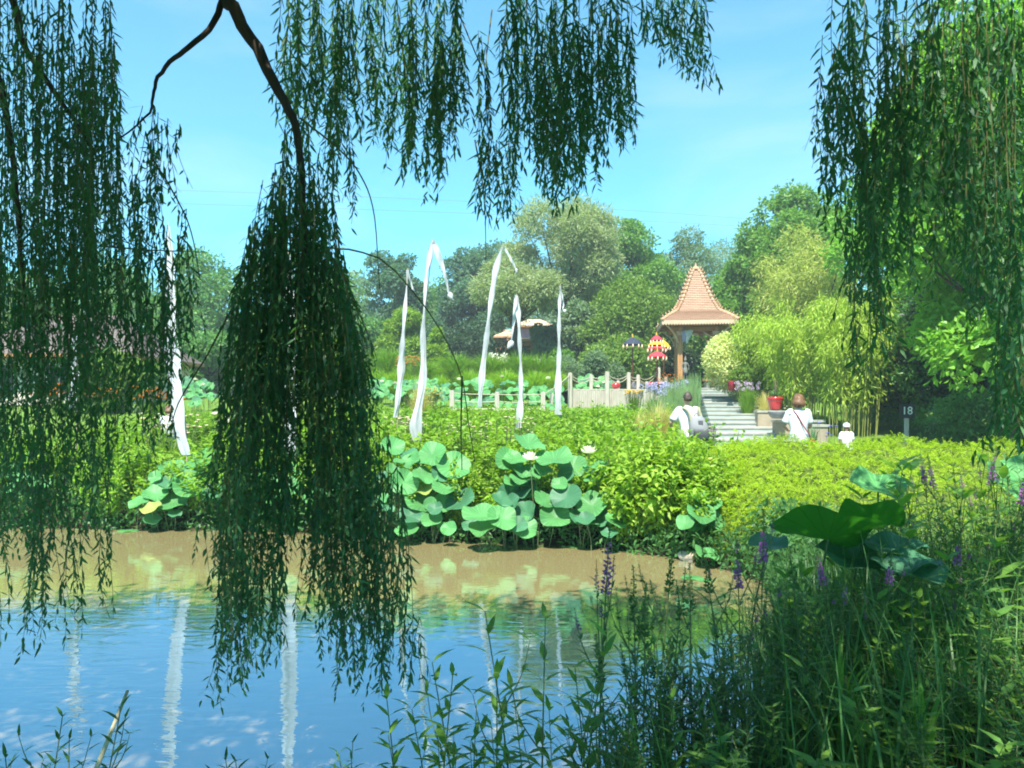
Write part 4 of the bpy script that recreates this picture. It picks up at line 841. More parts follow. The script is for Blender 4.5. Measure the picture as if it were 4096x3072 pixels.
# bench, statues
bn = empty('garden_bench', (P(712, 0, 36.8)[0], 36.8, 3.1), 0.15, 'yellow timber bench seat on stone blocks by the right pagoda post', 'bench')
g = Geo(); V, Q = box((0, 0, 0.42), (0.80, 0.42, 0.10)); g.add(V, Q); g.obj('seat', M['teak'], bn)
for sx in (-1, 1):
    g = Geo(); V, Q = box((sx * .27, 0, 0.185), (0.16, 0.36, 0.37), 0, 0.85); g.add(V, Q); g.obj('support', M['stone'], bn)

def skin_body(name, verts, edges, rad, mat, root_i=0, sub=2):
    me = bpy.data.meshes.new(name); me.from_pydata([tuple(v) for v in verts], edges, []); o = bpy.data.objects.new(name, me); COL.objects.link(o)
    md = o.modifiers.new('skin', 'SKIN'); md.branch_smoothing = 0.4
    for i, r in enumerate(rad): me.skin_vertices[0].data[i].radius = r if isinstance(r, tuple) else (r, r)
    me.skin_vertices[0].data[root_i].use_root = True
    s = o.modifiers.new('sub', 'SUBSURF'); s.levels = sub; s.render_levels = sub
    bpy.context.view_layer.update()
    ev = o.evaluated_get(bpy.context.evaluated_depsgraph_get()); m2 = bpy.data.meshes.new_from_object(ev)
    o.modifiers.clear(); o.data = m2; m2.materials.clear(); m2.materials.append(mat)
    m2.polygons.foreach_set('use_smooth', np.ones(len(m2.polygons), bool)); o.location = (0, 0, 0)
    return o

def figure(H, mat, pose, hands=True, name='body'):
    """one continuous body; local frame: x to the right in the picture, -y towards the viewer"""
    s = H / 1.75; J = {}; Vt = []; E = []; Rd = []
    def v(n, p, r): J[n] = len(Vt); Vt.append(np.array(p, float) * s); Rd.append((r[0] * s, r[1] * s) if isinstance(r, tuple) else r * s); return J[n]
    def e(a, b): E.append((J[a], J[b]))
    lx, ly = pose.get('lean', (0, 0))
    v('pelvis', (0, 0, .93), (.155, .11)); v('waist', (lx * .3, ly * .3, 1.08), (.13, .095)); v('chest', (lx * .7, ly * .7, 1.28), (.165, .11)); v('collar', (lx, ly, 1.43), (.10, .075)); v('neck', (lx, ly, 1.51), .052)
    f = pose.get('face', (0, 1)); hx = lx + f[0] * .03; hy = ly + f[1] * .03
    v('jaw', (hx, hy, 1.575), .066); v('head', (lx, ly, 1.645), .088); v('crown', (lx - f[0] * .01, ly - f[1] * .01, 1.705), .07)
    v('nose', (lx + f[0] * .115, ly + f[1] * .115, 1.625), .013)
    for a, b in (('pelvis', 'waist'), ('waist', 'chest'), ('chest', 'collar'), ('collar', 'neck'), ('neck', 'jaw'), ('jaw', 'head'), ('head', 'crown'), ('head', 'nose')): e(a, b)
    for sd, n in ((-1, 'l'), (1, 'r')):
        v('ear' + n, (lx - sd * f[1] * .098 * -1, ly + sd * f[0] * .098, 1.635), .018); e('head', 'ear' + n)
        v('sh' + n, (lx + sd * .185, ly, 1.405), .058); e('collar', 'sh' + n)
        el, wr = pose['arm' + n]
        v('el' + n, el, .040); v('wr' + n, wr, .027); e('sh' + n, 'el' + n); e('el' + n, 'wr' + n)
        dv = nrm(np.array(wr) - np.array(el)); side = nrm(np.cross(dv, [0.2, 0.3, 1.0])); pm = np.array(wr) + dv * .06
        v('palm' + n, pm, (.036, .018)); e('wr' + n, 'palm' + n)
        if hands:
            for k in range(4):
                u = (k - 1.5) * .018; L = (.075, .085, .08, .062)[k]; b = pm + side * u + dv * .035
                v(f'f{n}{k}', b + dv * L * .45, .009); v(f'g{n}{k}', b + dv * L + np.array([0, 0, -.02]), .007); e('palm' + n, f'f{n}{k}'); e(f'f{n}{k}', f'g{n}{k}')
            v('th' + n, pm + side * -.038 + dv * .02, .010); v('ti' + n, pm + side * -.05 + dv * .05, .008); e('palm' + n, 'th' + n); e('th' + n, 'ti' + n)
        kn, an = pose.get('leg' + n, ((sd * .10, .01, .50), (sd * .11, -.02, .09)))
        v('hip' + n, (sd * .09, 0, .84), .085); v('kn' + n, kn, .055); v('an' + n, an, .038); v('toe' + n, (an[0] + f[0] * .13 + sd * .02, an[1] + f[1] * .13, .035), .035)
        e('pelvis', 'hip' + n); e('hip' + n, 'kn' + n); e('kn' + n, 'an' + n); e('an' + n, 'toe' + n)
    return skin_body(name, Vt, E, Rd, mat, 0)

def person(label, px, d, top_py, pose, hair, shirt, legs, hairlen, sleeves, hat=False, minh=None, rz=0.0):
    x = (px - CX) / F * d; gz = float(ground_z(x, d)) + 0.02; H = EYE - (top_py - HY) / F * d - gz; s = H / 1.79
    root = empty('person', (x, d, gz), rz, label, 'person'); b = figure(H / 1.79 * 1.75, M['skin'], pose); b.parent = root; b.name = 'body'
    lx, ly = pose.get('lean', (0, 0)); f = pose.get('face', (0, 1))
    hc = np.array([lx - f[0] * .012, ly - f[1] * .012, 1.655]) * s
    g = Geo(); rg = []
    bot = 1.595 if hairlen == 0 else 1.655 - hairlen
    zz = np.linspace(bot, 1.785, 12)
    for z in zz:
        if z > 1.655: k = math.sqrt(max(0.0, 1 - ((z - 1.655) / .131) ** 2)); w = (.100 if hairlen else .091) * k
        else: q_ = (1.655 - z) / max(hairlen, .06); w = (.100 + .026 * math.sin(q_ * 2.0) - .045 * q_ ** 4) if hairlen else .091 - .022 * q_
        back = -0.028 if z < 1.66 else -0.012
        rg.append((np.array([lx + f[0] * back, ly + f[1] * back, z]) * s, max(.004, w + (.012 if hairlen else 0)) * s, max(.004, w * (1.06 if hairlen else 1.02)) * s))
    V, Q, T = loft(rg, 22)
    rsn = np.random.RandomState(int(px)); V = V + rsn.normal(size=V.shape) * (.006 if hairlen else .003) * s
    g.add(V, Q, T); g.obj('hair', M[hair], root, True)
    # shirt
    g = Geo(); hem = pose.get('hem', .80); rg = []
    for z, rx, ry in ((hem, pose.get('hemw', .20), .16), ((hem + 1.02) / 2, pose.get('hemw', .20) * .93, .15), (1.02, .172, .135), (1.10, .165, .13), (1.24, .20, .145), (1.36, .215, .13), (1.42, .165, .105), (1.47, .085, .075), (1.49, .068, .064)):
        q = max(0, min(1, (z - .95) / .5)); rg.append((np.array([lx * q, ly * q, z]) * s, rx * s, ry * s))
    V, Q, T = loft(rg, 28); ang = np.arctan2(V[:, 1], V[:, 0]); V = V + np.stack([np.cos(ang), np.sin(ang), 0 * ang], -1) * (.010 * np.sin(ang * 5 + V[:, 2] * 14) * (V[:, 2] < 1.38 * s))[:, None] * s; g.add(V, Q, T)
    for sd, n in ((-1, 'l'), (1, 'r')):
        el, wr = (np.array(p) * s for p in pose['arm' + n]); sh = np.array([lx + sd * .175, ly, 1.40]) * s; e2 = el if sleeves >= 1 else sh + (el - sh) * sleeves
        pts = [sh + np.array([-sd * .06, 0, .012]) * s, sh, (sh + e2) / 2, e2]; V, Q, T = tube(spline(pts, 9), np.array([.075, .082, .084, .082, .08, .079, .078, .078, .08]) * s, 14); g.add(V, Q, T)
    g.obj('shirt', M[shirt], root, True)
    # trousers
    g = Geo()
    for sd, n in ((-1, 'l'), (1, 'r')):
        kn, an = (np.array(p) * s for p in pose.get('leg' + n, ((sd * .10, .01, .50), (sd * .11, -.02, .09))))
        V, Q, T = tube(spline([np.array([sd * .075, 0, .98]) * s, np.array([sd * .09, 0, .80]) * s, kn, an + np.array([0, 0, .02])], 10), np.array([.115, .115, .11, .10, .088, .08, .076, .07, .064, .062]) * s, 14); g.add(V, Q, T)
    V, Q, T = loft([(np.array([0, 0, .84]) * s, .165 * s, .125 * s), (np.array([0, 0, .95]) * s, .178 * s, .13 * s), (np.array([0, 0, 1.03]) * s, .160 * s, .118 * s)], 20); g.add(V, Q, T)
    g.obj('trousers', M[legs], root, True)
    g = Geo()
    for sd, n in ((-1, 'l'), (1, 'r')):
        an = pose.get('leg' + n, (None, (sd * .11, -.02, .09)))[1]
        a = np.array([an[0], an[1], 0.05]) * s; V, Q, T = tube(spline([a - np.array([f[0], f[1], 0]) * .06 * s, a + np.array([f[0], f[1], 0]) * .06 * s, a + np.array([f[0] * .19, f[1] * .19, -.012]) * s], 6), np.array([.045, .052, .05, .05, .045, .03]) * s, 10); g.add(V, Q, T)
    g.obj('shoes', M['pack_dark'], root, True)
    if hat:
        g = Geo(); c = np.array([lx, ly, 1.66]) * s
        V, Q = lathe([(.001, .145), (.06, .14), (.105, .105), (.122, .05), (.122, .0), (.118, -.01)], 20); V = V * s + c; g.add(V, Q)
        th = np.linspace(-1.1, 1.1, 12); fd = math.atan2(f[1], f[0]); V = []
        for k, (r, z) in enumerate(((.115, .0), (.20, -.03), (.115, -.012), (.20, -.042))): V += [(r * math.cos(fd + t) * (1 if k in (0, 2) else 1), r * math.sin(fd + t), z) for t in th]
        Q = [(k, k + 1, 13 + k, 12 + k) for k in range(11)] + [(24 + k, 36 + k, 37 + k, 25 + k) for k in range(11)]; g.add(np.array(V) * s + c, Q); g.obj('sun_hat', M['shirt'], root, True)
    return root, s

mp, ms = person('man in a white T-shirt with short dark hair, seen from behind, carrying a grey backpack', 689, 16.0, 391.5,
                {'lean': (-.02, .05), 'face': (-.15, .99), 'arml': ((-.36, .02, 1.16), (-.30, .26, 1.02)), 'armr': ((.27, .08, 1.12), (.20, .30, 1.05)), 'hem': .84, 'hemw': .19}, 'hair_dark', 'shirt', 'khaki', 0, .82)
wp, ws = person('woman with a bobbed auburn hairdo in a white tunic, seen from behind', 798.3, 15.5, 393.6,
                {'face': (.05, 1.0), 'arml': ((-.27, .06, 1.13), (-.14, .26, 1.08)), 'armr': ((.27, .06, 1.13), (.14, .26, 1.08)), 'hem': .70, 'hemw': .235}, 'hair_auburn', 'shirt', 'denim', .135, .72)
cp, cs_ = person('small child in a white sun hat behind the yellow green mound', 847, 17.3, 423.2,
                 {'lean': (.0, .04), 'face': (.8, .6), 'arml': ((-.24, .05, 1.14), (-.18, .22, .98)), 'armr': ((.24, .08, 1.14), (.20, .25, 1.0)), 'hem': .78, 'hemw': .22}, 'hair_dark', 'shirt', 'denim', 0, .75, True)
lp, ls = person('person with brown hair and a pale top, half hidden behind the broad white banner', 169, 18.2, 405,
                {'face': (-.6, .8), 'arml': ((-.26, .05, 1.13), (-.20, .22, .98)), 'armr': ((.25, .05, 1.12), (.24, .12, .88)), 'hem': .82, 'hemw': .20}, 'hair_auburn', 'shirt', 'denim', .10, .6)
# backpack on the man's back and bag on the woman's hip
o3 = np.array(mp.location); bp = empty('backpack', tuple(o3 + np.array([0.10, -0.17, 0.80]) * ms), 0, 'grey backpack with olive straps on the back of the man', 'backpack'); bo = np.array(bp.location)
g = Geo(); rg = [(np.array([.07 + .02 * k, -.03 - .05 * math.sin(math.pi * (k + .5) / 8), .0 + .062 * k]) * ms, w * ms, (.085 + .03 * math.sin(math.pi * (k + .5) / 8)) * ms) for k, w in enumerate((.14, .185, .195, .195, .19, .185, .175, .155, .10))]
rg = [(c - np.array([(k) * .028, 0, 0]) * ms, a, b) for k, (c, a, b) in enumerate(rg)]
V, Q, T = loft(rg, 22); g.add(V, Q, T); g.obj('bag_body', M['pack'], bp, True)
g = Geo(); V, Q, T = loft([(c + np.array([.02, -.09 * ms, 0]), a * .78, b * .55) for c, a, b in rg[0:5]], 18); g.add(V, Q, T); pk = g.obj('front_pocket', M['pack_dark'], bp, True)
g = Geo(); V, Q = box(tuple(rg[6][0] + np.array([.03, -.115, 0]) * ms), (.09 * ms, .02 * ms, .07 * ms)); g.add(V, Q); g.obj('patch', M['pack_dark'], bp)
g = Geo(); s_ = spline([rg[5][0] + np.array([-.14, -.02, .04]) * ms, np.array([-.14, -.0, .56]) * ms, np.array([-.21, .10, .645]) * ms, np.array([-.24, .30, .60]) * ms, np.array([-.20, .34, .30]) * ms], 14)
V, Q, T = tube(s_, .028 * ms, 6); g.add(V, Q, T); g.obj('strap', M['strap'], bp, True)
g = Geo(); s_ = spline([rg[7][0] + np.array([.08, 0, .0]) * ms, np.array([.07, .02, .60]) * ms, np.array([.085, .14, .655]) * ms, np.array([.08, .34, .58]) * ms], 14); V, Q, T = tube(s_, .028 * ms, 6); g.add(V, Q, T); g.obj('strap', M['strap'], bp, True)
g = Geo(); V, Q, T = tube(spline([rg[8][0] + np.array([-.06, -.02, .0]), rg[8][0] + np.array([-.01, -.03, .06]), rg[8][0] + np.array([.06, -.02, .0])], 8), .013, 6); g.add(V, Q, T); g.obj('handle', M['strap'], bp, True)
o3 = np.array(wp.location); sb = empty('shoulder_bag', tuple(o3 + np.array([.25, .02, .80]) * ws), 0, 'small red shoulder bag on a dark strap across the back of the woman', 'bag'); so_ = np.array([.25, .02, .80]) * ws
g = Geo(); V, Q = box((.0, 0, 0), (.09, .20, .15), 0, .9); g.add(V, Q); V, Q = box((.0, 0, .055), (.10, .21, .06)); g.add(V, Q); g.obj('pouch', M['red_leather'], sb)
g = Geo(); s_ = spline([np.array([-.115, .09, 1.44]) * ws - so_, np.array([-.125, -.06, 1.46]) * ws - so_, np.array([-.07, -.145, 1.36]) * ws - so_, np.array([.05, -.160, 1.14]) * ws - so_, np.array([.17, -.135, .97]) * ws - so_, np.array([.235, -.04, .86]) * ws - so_], 24)
V, Q, T = tube(s_, .011, 6); g.add(V, Q, T); g.obj('strap', M['red_leather'], sb, True)

def statue(label, px, d, base_z, h):
    x = (px - CX) / F * d; root = empty('stone_statue', (x, d, base_z), 0, label, 'statue', 'pair of guardian statues before the pagoda')
    ped = 0.50; g = Geo()
    for z, w in ((0.045, .50), (.13, .40), (.22, .33), (.30, .42), (.38, .52), (.455, .46)): V, Q = box((0, 0, z), (w, w, .09)); g.add(V, Q)
    g.obj('pedestal', M['stone'], root)
    b = figure(h, M['stone'], {'face': (0, -1), 'arml': ((-.30, -.02, 1.14), (-.24, -.14, .92)), 'armr': ((.30, -.02, 1.14), (.28, -.06, .88)), 'legl': ((-.12, -.06, .50), (-.13, .0, .09)), 'legr': ((.10, .0, .5), (.12, -.02, .09))}, False)
    b.parent = root; b.location = (0, 0, ped); k = h / 1.75
    g = Geo(); V, Q = lathe([(.118, 1.66), (.125, 1.72), (.10, 1.75), (.115, 1.78), (.085, 1.83), (.09, 1.86), (.06, 1.91), (.065, 1.94), (.035, 2.0), (.001, 2.06)], 16); g.add(V * k + [0, 0, ped], Q); g.obj('crown', M['stone'], b.parent, True)
    g = Geo(); V, Q, T = loft([(np.array([0, 0, .45]) * k, .21 * k, .15 * k), (np.array([0, 0, .7]) * k, .20 * k, .15 * k), (np.array([0, 0, .93]) * k, .18 * k, .13 * k), (np.array([0, 0, 1.0]) * k, .15 * k, .12 * k)], 18); g.add(V + [0, 0, ped], Q, T); g.obj('skirt', M['stone'], root, True)
    return root
statue('grey stone guardian statue with a tiered crown at the left pagoda post', 685.3, 35.6, 3.0, 0.93)
statue('mossy stone guardian statue, its head hidden by the cream shrub', 719.3, 36.3, 3.1, 0.98)

# ------------------------------------------------------------------ deck, fence, umbrellas, pots
DZ = 2.89
dk = empty('timber_deck', (3.8, 31.0, 2.0), 0, 'raised terrace faced with upright pale timber boards', 'deck'); do = np.array(dk.location)
g = Geo(); n = 62; rs = np.random.RandomState(5)
for i in range(n):
    x = 2.17 + (6.9 - 2.17) * (i + .5) / n; zt = DZ - 0.05 + rs.uniform(-.01, .01); V, Q = box((x, 30.0 + rs.uniform(-.006, .006), (zt + 1.9) / 2), ((6.9 - 2.17) / n - .006, .03, zt - 1.9)); g.add(V - do, Q)
g.obj('board_facing', M['wood'], dk)
g = Geo(); V, Q = box((4.535, 33.0, DZ - 0.02), (4.75, 6.0, 0.05)); g.add(V - do, Q); g.obj('deck_floor', M['wood'], dk)
g = Geo(); V, Q = box((4.535, 33.1, 2.35), (4.6, 5.8, 0.9)); g.add(V - do, Q); g.obj('deck_base', M['dark'], dk)

fe = empty('rope_fence', (2.2, 29.9, 2.0), 0, 'fence of pale square timber posts linked by sagging ropes along the upper pond', 'fence'); fo = np.array(fe.location); PP = {}
def post(k, px, py0, d, py1=None, w=.13):
    t = P(px, py0, d); zb = DZ - .03 if py1 is None else P(px, py1, d)[2]; g = Geo(); V, Q = box((t[0], d, (t[2] + zb) / 2), (w, w, t[2] - zb)); g.add(V - fo, Q); V, Q = box((t[0], d, t[2] + .012), (w * .7, w * .7, .025)); g.add(V - fo, Q)
    g.obj('post', M['wood'], fe); PP[k] = t
for k, px, py0, d, py1 in (('a', 497, 392.5, 24.5, 412), ('b', 543, 392.5, 25.2, 411), ('c', 552, 394, 26.5, 411), ('z', 452, 391, 24.2, 412)): post(k, px, py0, d, py1, .14)
for k, px, py0, d in (('e', 591, 375, 30.3), ('g', 628.6, 372.8, 30.5), ('h', 638, 375.3, 30.8), ('i', 646.7, 382, 33.5), ('j', 658.6, 367.8, 33.8), ('k', 665.5, 377, 34.5), ('l', 618, 381, 34)): post(k, px, py0, d)
post('d', 570, 373.2, 29.85, 410, .15); post('f', 607, 372.2, 29.85, 410, .15)
def rope(a, b, sag, off=0.06, off2=None, r=.014):
    A = PP[a] - [0, 0, off]; B = PP[b] - [0, 0, off if off2 is None else off2]; u = np.linspace(0, 1, 14)[:, None]; s = A + (B - A) * u; s[:, 2] -= sag * 4 * (u * (1 - u))[:, 0]
    g = Geo(); V, Q, T = tube(s - fo, r, 5); g.add(V, Q, T); g.obj('rope', M['rope'], fe, True)
for a, b, sg in (('z', 'a', .02), ('a', 'b', .02), ('b', 'd', .06), ('d', 'e', .16), ('e', 'f', .12), ('f', 'g', .2), ('g', 'h', .1), ('h', 'i', .12), ('i', 'k', .1), ('h', 'j', .25), ('j', 'k', .2)):
    rope(a, b, sg); rope(a, b, sg * 1.2 + .02, .28 if b in 'ab' else .13, None)
g = Geo()
for a, b in (('z', 'a'), ('a', 'b')):
    A, B = PP[a].copy(), PP[b].copy(); A[2] = P(0, 410, A[1])[2]; B[2] = P(0, 409.5, B[1])[2]; V, Q, T = tube([A, (A + B) / 2, B], .05, 4); g.add(V - fo, Q, T)
g.obj('bottom_rail', M['wood'], fe)

def umbrella(label, px, d, zb, tiers, rim_px, seed):
    """tiers: (rim row, apex row, radius px, material)"""
    x = (px - CX) / F * d; root = empty('garden_umbrella', (x, d, zb), 0, label, 'umbrella', 'ceremonial fringed umbrellas on the terrace'); top = EYE - (tiers[0][1] - HY) / F * d - zb
    g = Geo(); V, Q, T = tube([(0, 0, 0), (0.01, 0, top * .5), (0, 0, top)], .028, 8); g.add(V, Q, T); g.obj('pole', M['pole_red'], root, True)
    g = Geo(); V, Q = lathe([(.001, top + .16), (.02, top + .10), (.035, top + .05), (.02, top + .02), (.04, top)], 10); g.add(V, Q); g.obj('finial', M['gold'], root, True)
    for rim, ap, rp, mat in tiers:
        zr = EYE - (rim - HY) / F * d - zb; za = EYE - (ap - HY) / F * d - zb; r = rp / F * d; n = 32; th = np.linspace(0, 2 * np.pi, n, endpoint=False); V = []; pr = [(0.05, 1.0), (.3, .86), (.6, .58), (.85, .25), (1.0, 0.0), (1.02, -.10)]
        for q, h in pr:
            sc = 1 + .03 * np.cos(th * 8) * q; V.append(np.stack([q * r * sc * np.cos(th), q * r * sc * np.sin(th), np.full(n, zr + (za - zr) * h)], -1))
        V = np.concatenate(V); Q = [(i * n + k, (i + 1) * n + k, (i + 1) * n + (k + 1) % n, i * n + (k + 1) % n) for i in range(len(pr) - 1) for k in range(n)]; T = [(k, (k + 1) % n, len(V)) for k in range(n)]; V = np.vstack([V, [0, 0, za + .01]])
        g = Geo(); g.add(V, Q, T); c = g.obj('canopy', M[mat], root, True)
        for k in range(10):
            g = Geo(); a = k * 2 * math.pi / 10 + .2; p = np.array([r * 1.03 * math.cos(a), r * 1.03 * math.sin(a), zr - .02]); V, Q, T = tube([p, p - [0, 0, .05], p - [0, 0, .13], p - [0, 0, .16]], [.008, .03, .038, .01], 6); g.add(V, Q, T); g.obj('tassel', M['fringe'], c, True)
umbrella('black fringed umbrella, leftmost on the terrace', 632.6, 34, DZ, [(344.2, 337.2, 9.4, 'black_cloth')], 0, 1)
umbrella('three-tier red and yellow fringed umbrella', 656.6, 34, DZ, [(339.8, 335.2, 5.9, 'red_cloth'), (344.6, 340, 7.8, 'yellow_cloth'), (348.4, 344.2, 9.0, 'red_cloth')], 0, 2)
umbrella('single yellow umbrella behind the tiered red one', 663.5, 35.4, DZ, [(346.5, 340.8, 6.5, 'yellow_cloth')], 0, 3)
umbrella('single red umbrella below the tiered one', 657.2, 32.8, DZ, [(356.4, 351.3, 9.0, 'red_cloth')], 0, 4)

def pot(label, px, py_top, py_bot, wpx, d, prof, mat, name='plant_pot', plant=None, n=24, cat='pot'):
    b = P(px, py_bot, d); h = (py_bot - py_top) / F * d; r = wpx / 2 / F * d; root = empty(name, tuple(b), 0, label, cat); g = Geo(); V, Q = lathe([(q * r, z * h) for q, z in prof], n); g.add(V, Q); g.obj('vessel', M[mat], root, True)
    g = Geo(); V, Q = lathe([(prof[-1][0] * r * .98, prof[-1][1] * h), (.001, prof[-1][1] * h + .01)], n); g.add(V, Q); g.obj('soil', M['core'], root)
    if plant: plant(root, h, r)
    return root
RND = [(.001, 0), (.5, 0), (.82, .15), (1, .5), (.92, .78), (.72, .96), (.66, 1), (.58, 1), (.56, .85)]
TAP = [(.001, 0), (.62, 0), (.70, .1), (.86, .6), (.93, .72), (.97, .74), (.95, .8), (1, .82), (1, 1), (.9, 1), (.88, .88)]
pot('round glossy red pot standing beside the middle rope post', 616, 383, 388.7, 9, 30.8, RND, 'red_glaze')
pot('round glossy red pot right of the grey urn', 652, 382.2, 387.4, 8.5, 31.2, RND, 'red_glaze')
pot('pale grey stone urn between two rope posts', 634, 382, 388.4, 6, 30.9, [(.001, 0), (.9, 0), (.92, .2), (.8, .3), (1, .5), (.8, .95), (.85, 1), (.7, 1), (.68, .9)], 'grey_bowl', 'stone_urn', cat='urn')
pot('tall orange red clay planter in front of the rope fence', 659.5, 382, 395.5, 6.6, 29.0, [(.001, 0), (.75, 0), (.95, .8), (1.05, .82), (1.05, 1), (.9, 1), (.88, .9)], 'terracotta', 'tall_planter', None, 4)
def potplant(root, h, r):
    rs = np.random.RandomState(2); g = Geo(); V, Q, T = tube([(0, 0, h * .9), (.02, 0, h * 1.5), (.01, 0, h * 2.3)], [.05, .035, .02], 7); g.add(V, Q, T); st_ = g.obj('stem', M['bark'], root, True)
    gg = tuft_geo(5, 60, h * .75, r * 1.5, .012, .9); o = gg.obj('foliage', M['iris_leaf'], root, False, (0, 0, h * .9))
pot('large glossy red pot with ribbed rim and a palm stem, right of the stairs', 775, 397, 410.2, 15.8, 24.0, TAP, 'red_glaze', plant=potplant)
pot('tall square dark red planter behind the lilac flowers', 731.5, 381, 390.5, 8, 29.3, [(.001, 0), (.8, 0), (1, .98), (1, 1), (.9, 1), (.88, .9)], 'red_leather', 'square_planter', None, 4)
pot('wide shallow grey stone bowl in front of the red pot', 777.5, 411.2, 418.6, 19, 20.9, [(.001, 0), (.45, 0), (.62, .1), (.88, .5), (.98, .88), (1, 1), (.92, 1), (.9, .9)], 'grey_bowl', 'stone_bowl', cat='bowl')

# ------------------------------------------------------------------ flowers and small plants
def bloom(g, c, r, rs, m=0, n=7):
    k = len(c); a = np.tile(np.arange(n) * 2 * np.pi / n, k) + np.repeat(rs.uniform(0, 6, k), n); d = np.stack([np.cos(a), np.sin(a) - .3, .55 + 0 * a], -1)
    V, Q = rhombs(np.repeat(c, n, 0), d, np.tile([[0, 0, 1.0]], (k * n, 1)), np.repeat(r, n), np.repeat(r, n) * .6); g.add(V, Q, None, m)
def patch(label, px, d, pyt, pyb, wpx, nfl, fr, mat, cat='flowers', name='flowering_plant', group=None, leafmat='grass', seed=1, globe=False, nb=260, bw=.008):
    rs = np.random.RandomState(seed); x = (px - CX) / F * d; gz = float(ground_z(x, d)); zt = EYE - (pyt - HY) / F * d - gz; zl = EYE - (pyb - HY) / F * d - gz; w = wpx / F * d
    root = empty(name, (x, d, gz - .02), 0, label, cat, group); gg = tuft_geo(seed + 200, nb, max(.25, zl * 1.02), w * .5, bw, .5); gg.obj('leaves', M[leafmat], root)
    gb = Geo(); gs = Geo(); h = np.stack([rs.uniform(-w / 2, w / 2, nfl), rs.uniform(-w / 3, w / 3, nfl), zl + (zt - zl) * rs.uniform(0, 1, nfl)], -1)
    for p in h:
        V, Q, T = tube(spline([(p[0] * .5, p[1] * .5, 0), (p[0] * .8, p[1] * .8, p[2] * .6), p], 5), .005, 4, False); gs.add(V, Q)
    if globe:
        for p in h:
            v = sph(rs, 26); c = p + v * fr * .35; V, Q = rhombs(c, v + sph(rs, 26) * .3, sph(rs, 26), fr * .6, fr * .35); gb.add(V, Q)
    else: bloom(gb, h, np.full(nfl, fr), rs)
    gs.obj('stems', M['stalk'], root); gb.obj('blossoms', M[mat], root)
    return root
patch('apricot day lilies left of the thin white banner', 408, 30, 356, 366, 22, 46, .10, 'apricot', seed=1)
patch('row of orange day lilies near the tiled roof, behind the left willow curtain', 60, 25, 383, 397, 46, 50, .10, 'orange', seed=2)
patch('orange yellow flowers either side of the broad white banner', 155, 24, 386, 399, 50, 85, .085, 'orange', seed=3)
patch('orange flowers glimpsed left of the crumpled white banner', 98, 25.5, 388, 398, 34, 40, .09, 'orange', seed=4)
patch('low yellow flowers in front of the timber deck', 634, 26, 389.5, 394, 18, 60, .06, 'yellow', seed=5)
patch('blue lilac round flower heads left of the horsetails', 653, 26, 383, 395, 28, 26, .12, 'blueflower', seed=6, globe=True)
patch('row of blue flower heads near the left statue', 676, 27, 381, 388, 22, 16, .12, 'blueflower', seed=7, globe=True)
patch('orange speckled shrub beside the left statue', 671, 29, 373, 386, 24, 60, .055, 'orange', 'shrub', seed=8, leafmat='grass')
patch('lilac globe flowers in front of the square red planter', 748, 27.5, 381, 389, 22, 22, .075, 'lilac', seed=9, globe=True)
patch('pale blossoms at the foot of the tallest white banner', 412, 15.6, 412, 438, 30, 60, .045, 'pink', seed=10, leafmat='bed')
patch('pale pink blossoms in the bed below the leaning banner', 470, 14.6, 418, 440, 46, 40, .036, 'pink', seed=11, leafmat='bed')
patch('small pale blossoms round the foot of the short banner', 520, 14.8, 415, 436, 30, 34, .036, 'pink', seed=12, leafmat='bed')
patch('large white blooms just left of the central willow curtain', 233, 17, 412, 424, 34, 22, .11, 'petal', seed=13, leafmat='bed')
patch('white and pink blossoms in front of the half hidden person', 172, 15.6, 413, 432, 60, 44, .06, 'pink', seed=14, leafmat='bed')
patch('pale blossoms left of the thin white banner foot', 392, 16.4, 415, 436, 18, 30, .04, 'pink', seed=15, leafmat='bed')
patch('creamy plume flowers at the pond edge between two banners', 428, 22, 386, 402, 30, 90, .06, 'grass_straw', seed=16)
patch('white hydrangea heads in front of the house', 499, 39, 354, 361, 16, 14, .20, 'petal', seed=17, globe=True)
patch('violet blue flowers among sword-shaped leaves near the child', 826, 18.6, 420, 438, 20, 7, .06, 'iris', seed=18, leafmat='grass', nb=60, bw=.012)
patch('sword-leaved plants right of the woman in white', 812, 18.0, 409, 420, 20, 3, .05, 'petal', seed=19, leafmat='iris_leaf', nb=90, bw=.018)
patch('pale flowers at the foot of the stairs beside the backpack', 711, 18.8, 424, 436, 10, 14, .07, 'lilac', seed=20, leafmat='bed')
patch('blue green iris leaves with no flowers beside the red pot', 788, 23.0, 398, 410, 12, 2, .05, 'petal', seed=22, leafmat='iris_leaf', nb=60, bw=.014)
# horsetails
rs = np.random.RandomState(77); hz = empty('horsetail', (P(680, 0, 22.5)[0], 22.5, 1.2), 0, 'stand of tall thin horsetail stems left of the stairs', 'horsetail'); g = Geo(); ho = np.array(hz.location)
for i in range(420):
    px = 700 - abs(rs.normal()) * 22; d = 22.5 + rs.uniform(-.9, .9); b = P(px, 0, d); b[2] = float(ground_z(b[0], d)) - .02; zt = EYE - (rs.uniform(372, 392) + max(0, 690 - px) * .25 - HY) / F * d
    V, Q, T = tube([b, (b[0] + rs.uniform(-.02, .02), d, (b[2] + zt) / 2), (b[0] + rs.uniform(-.05, .05), d + rs.uniform(-.05, .05), zt)], [.008, .007, .003], 3, False); g.add(V - ho, Q)
g.obj('stems', M['horsetail'], hz)
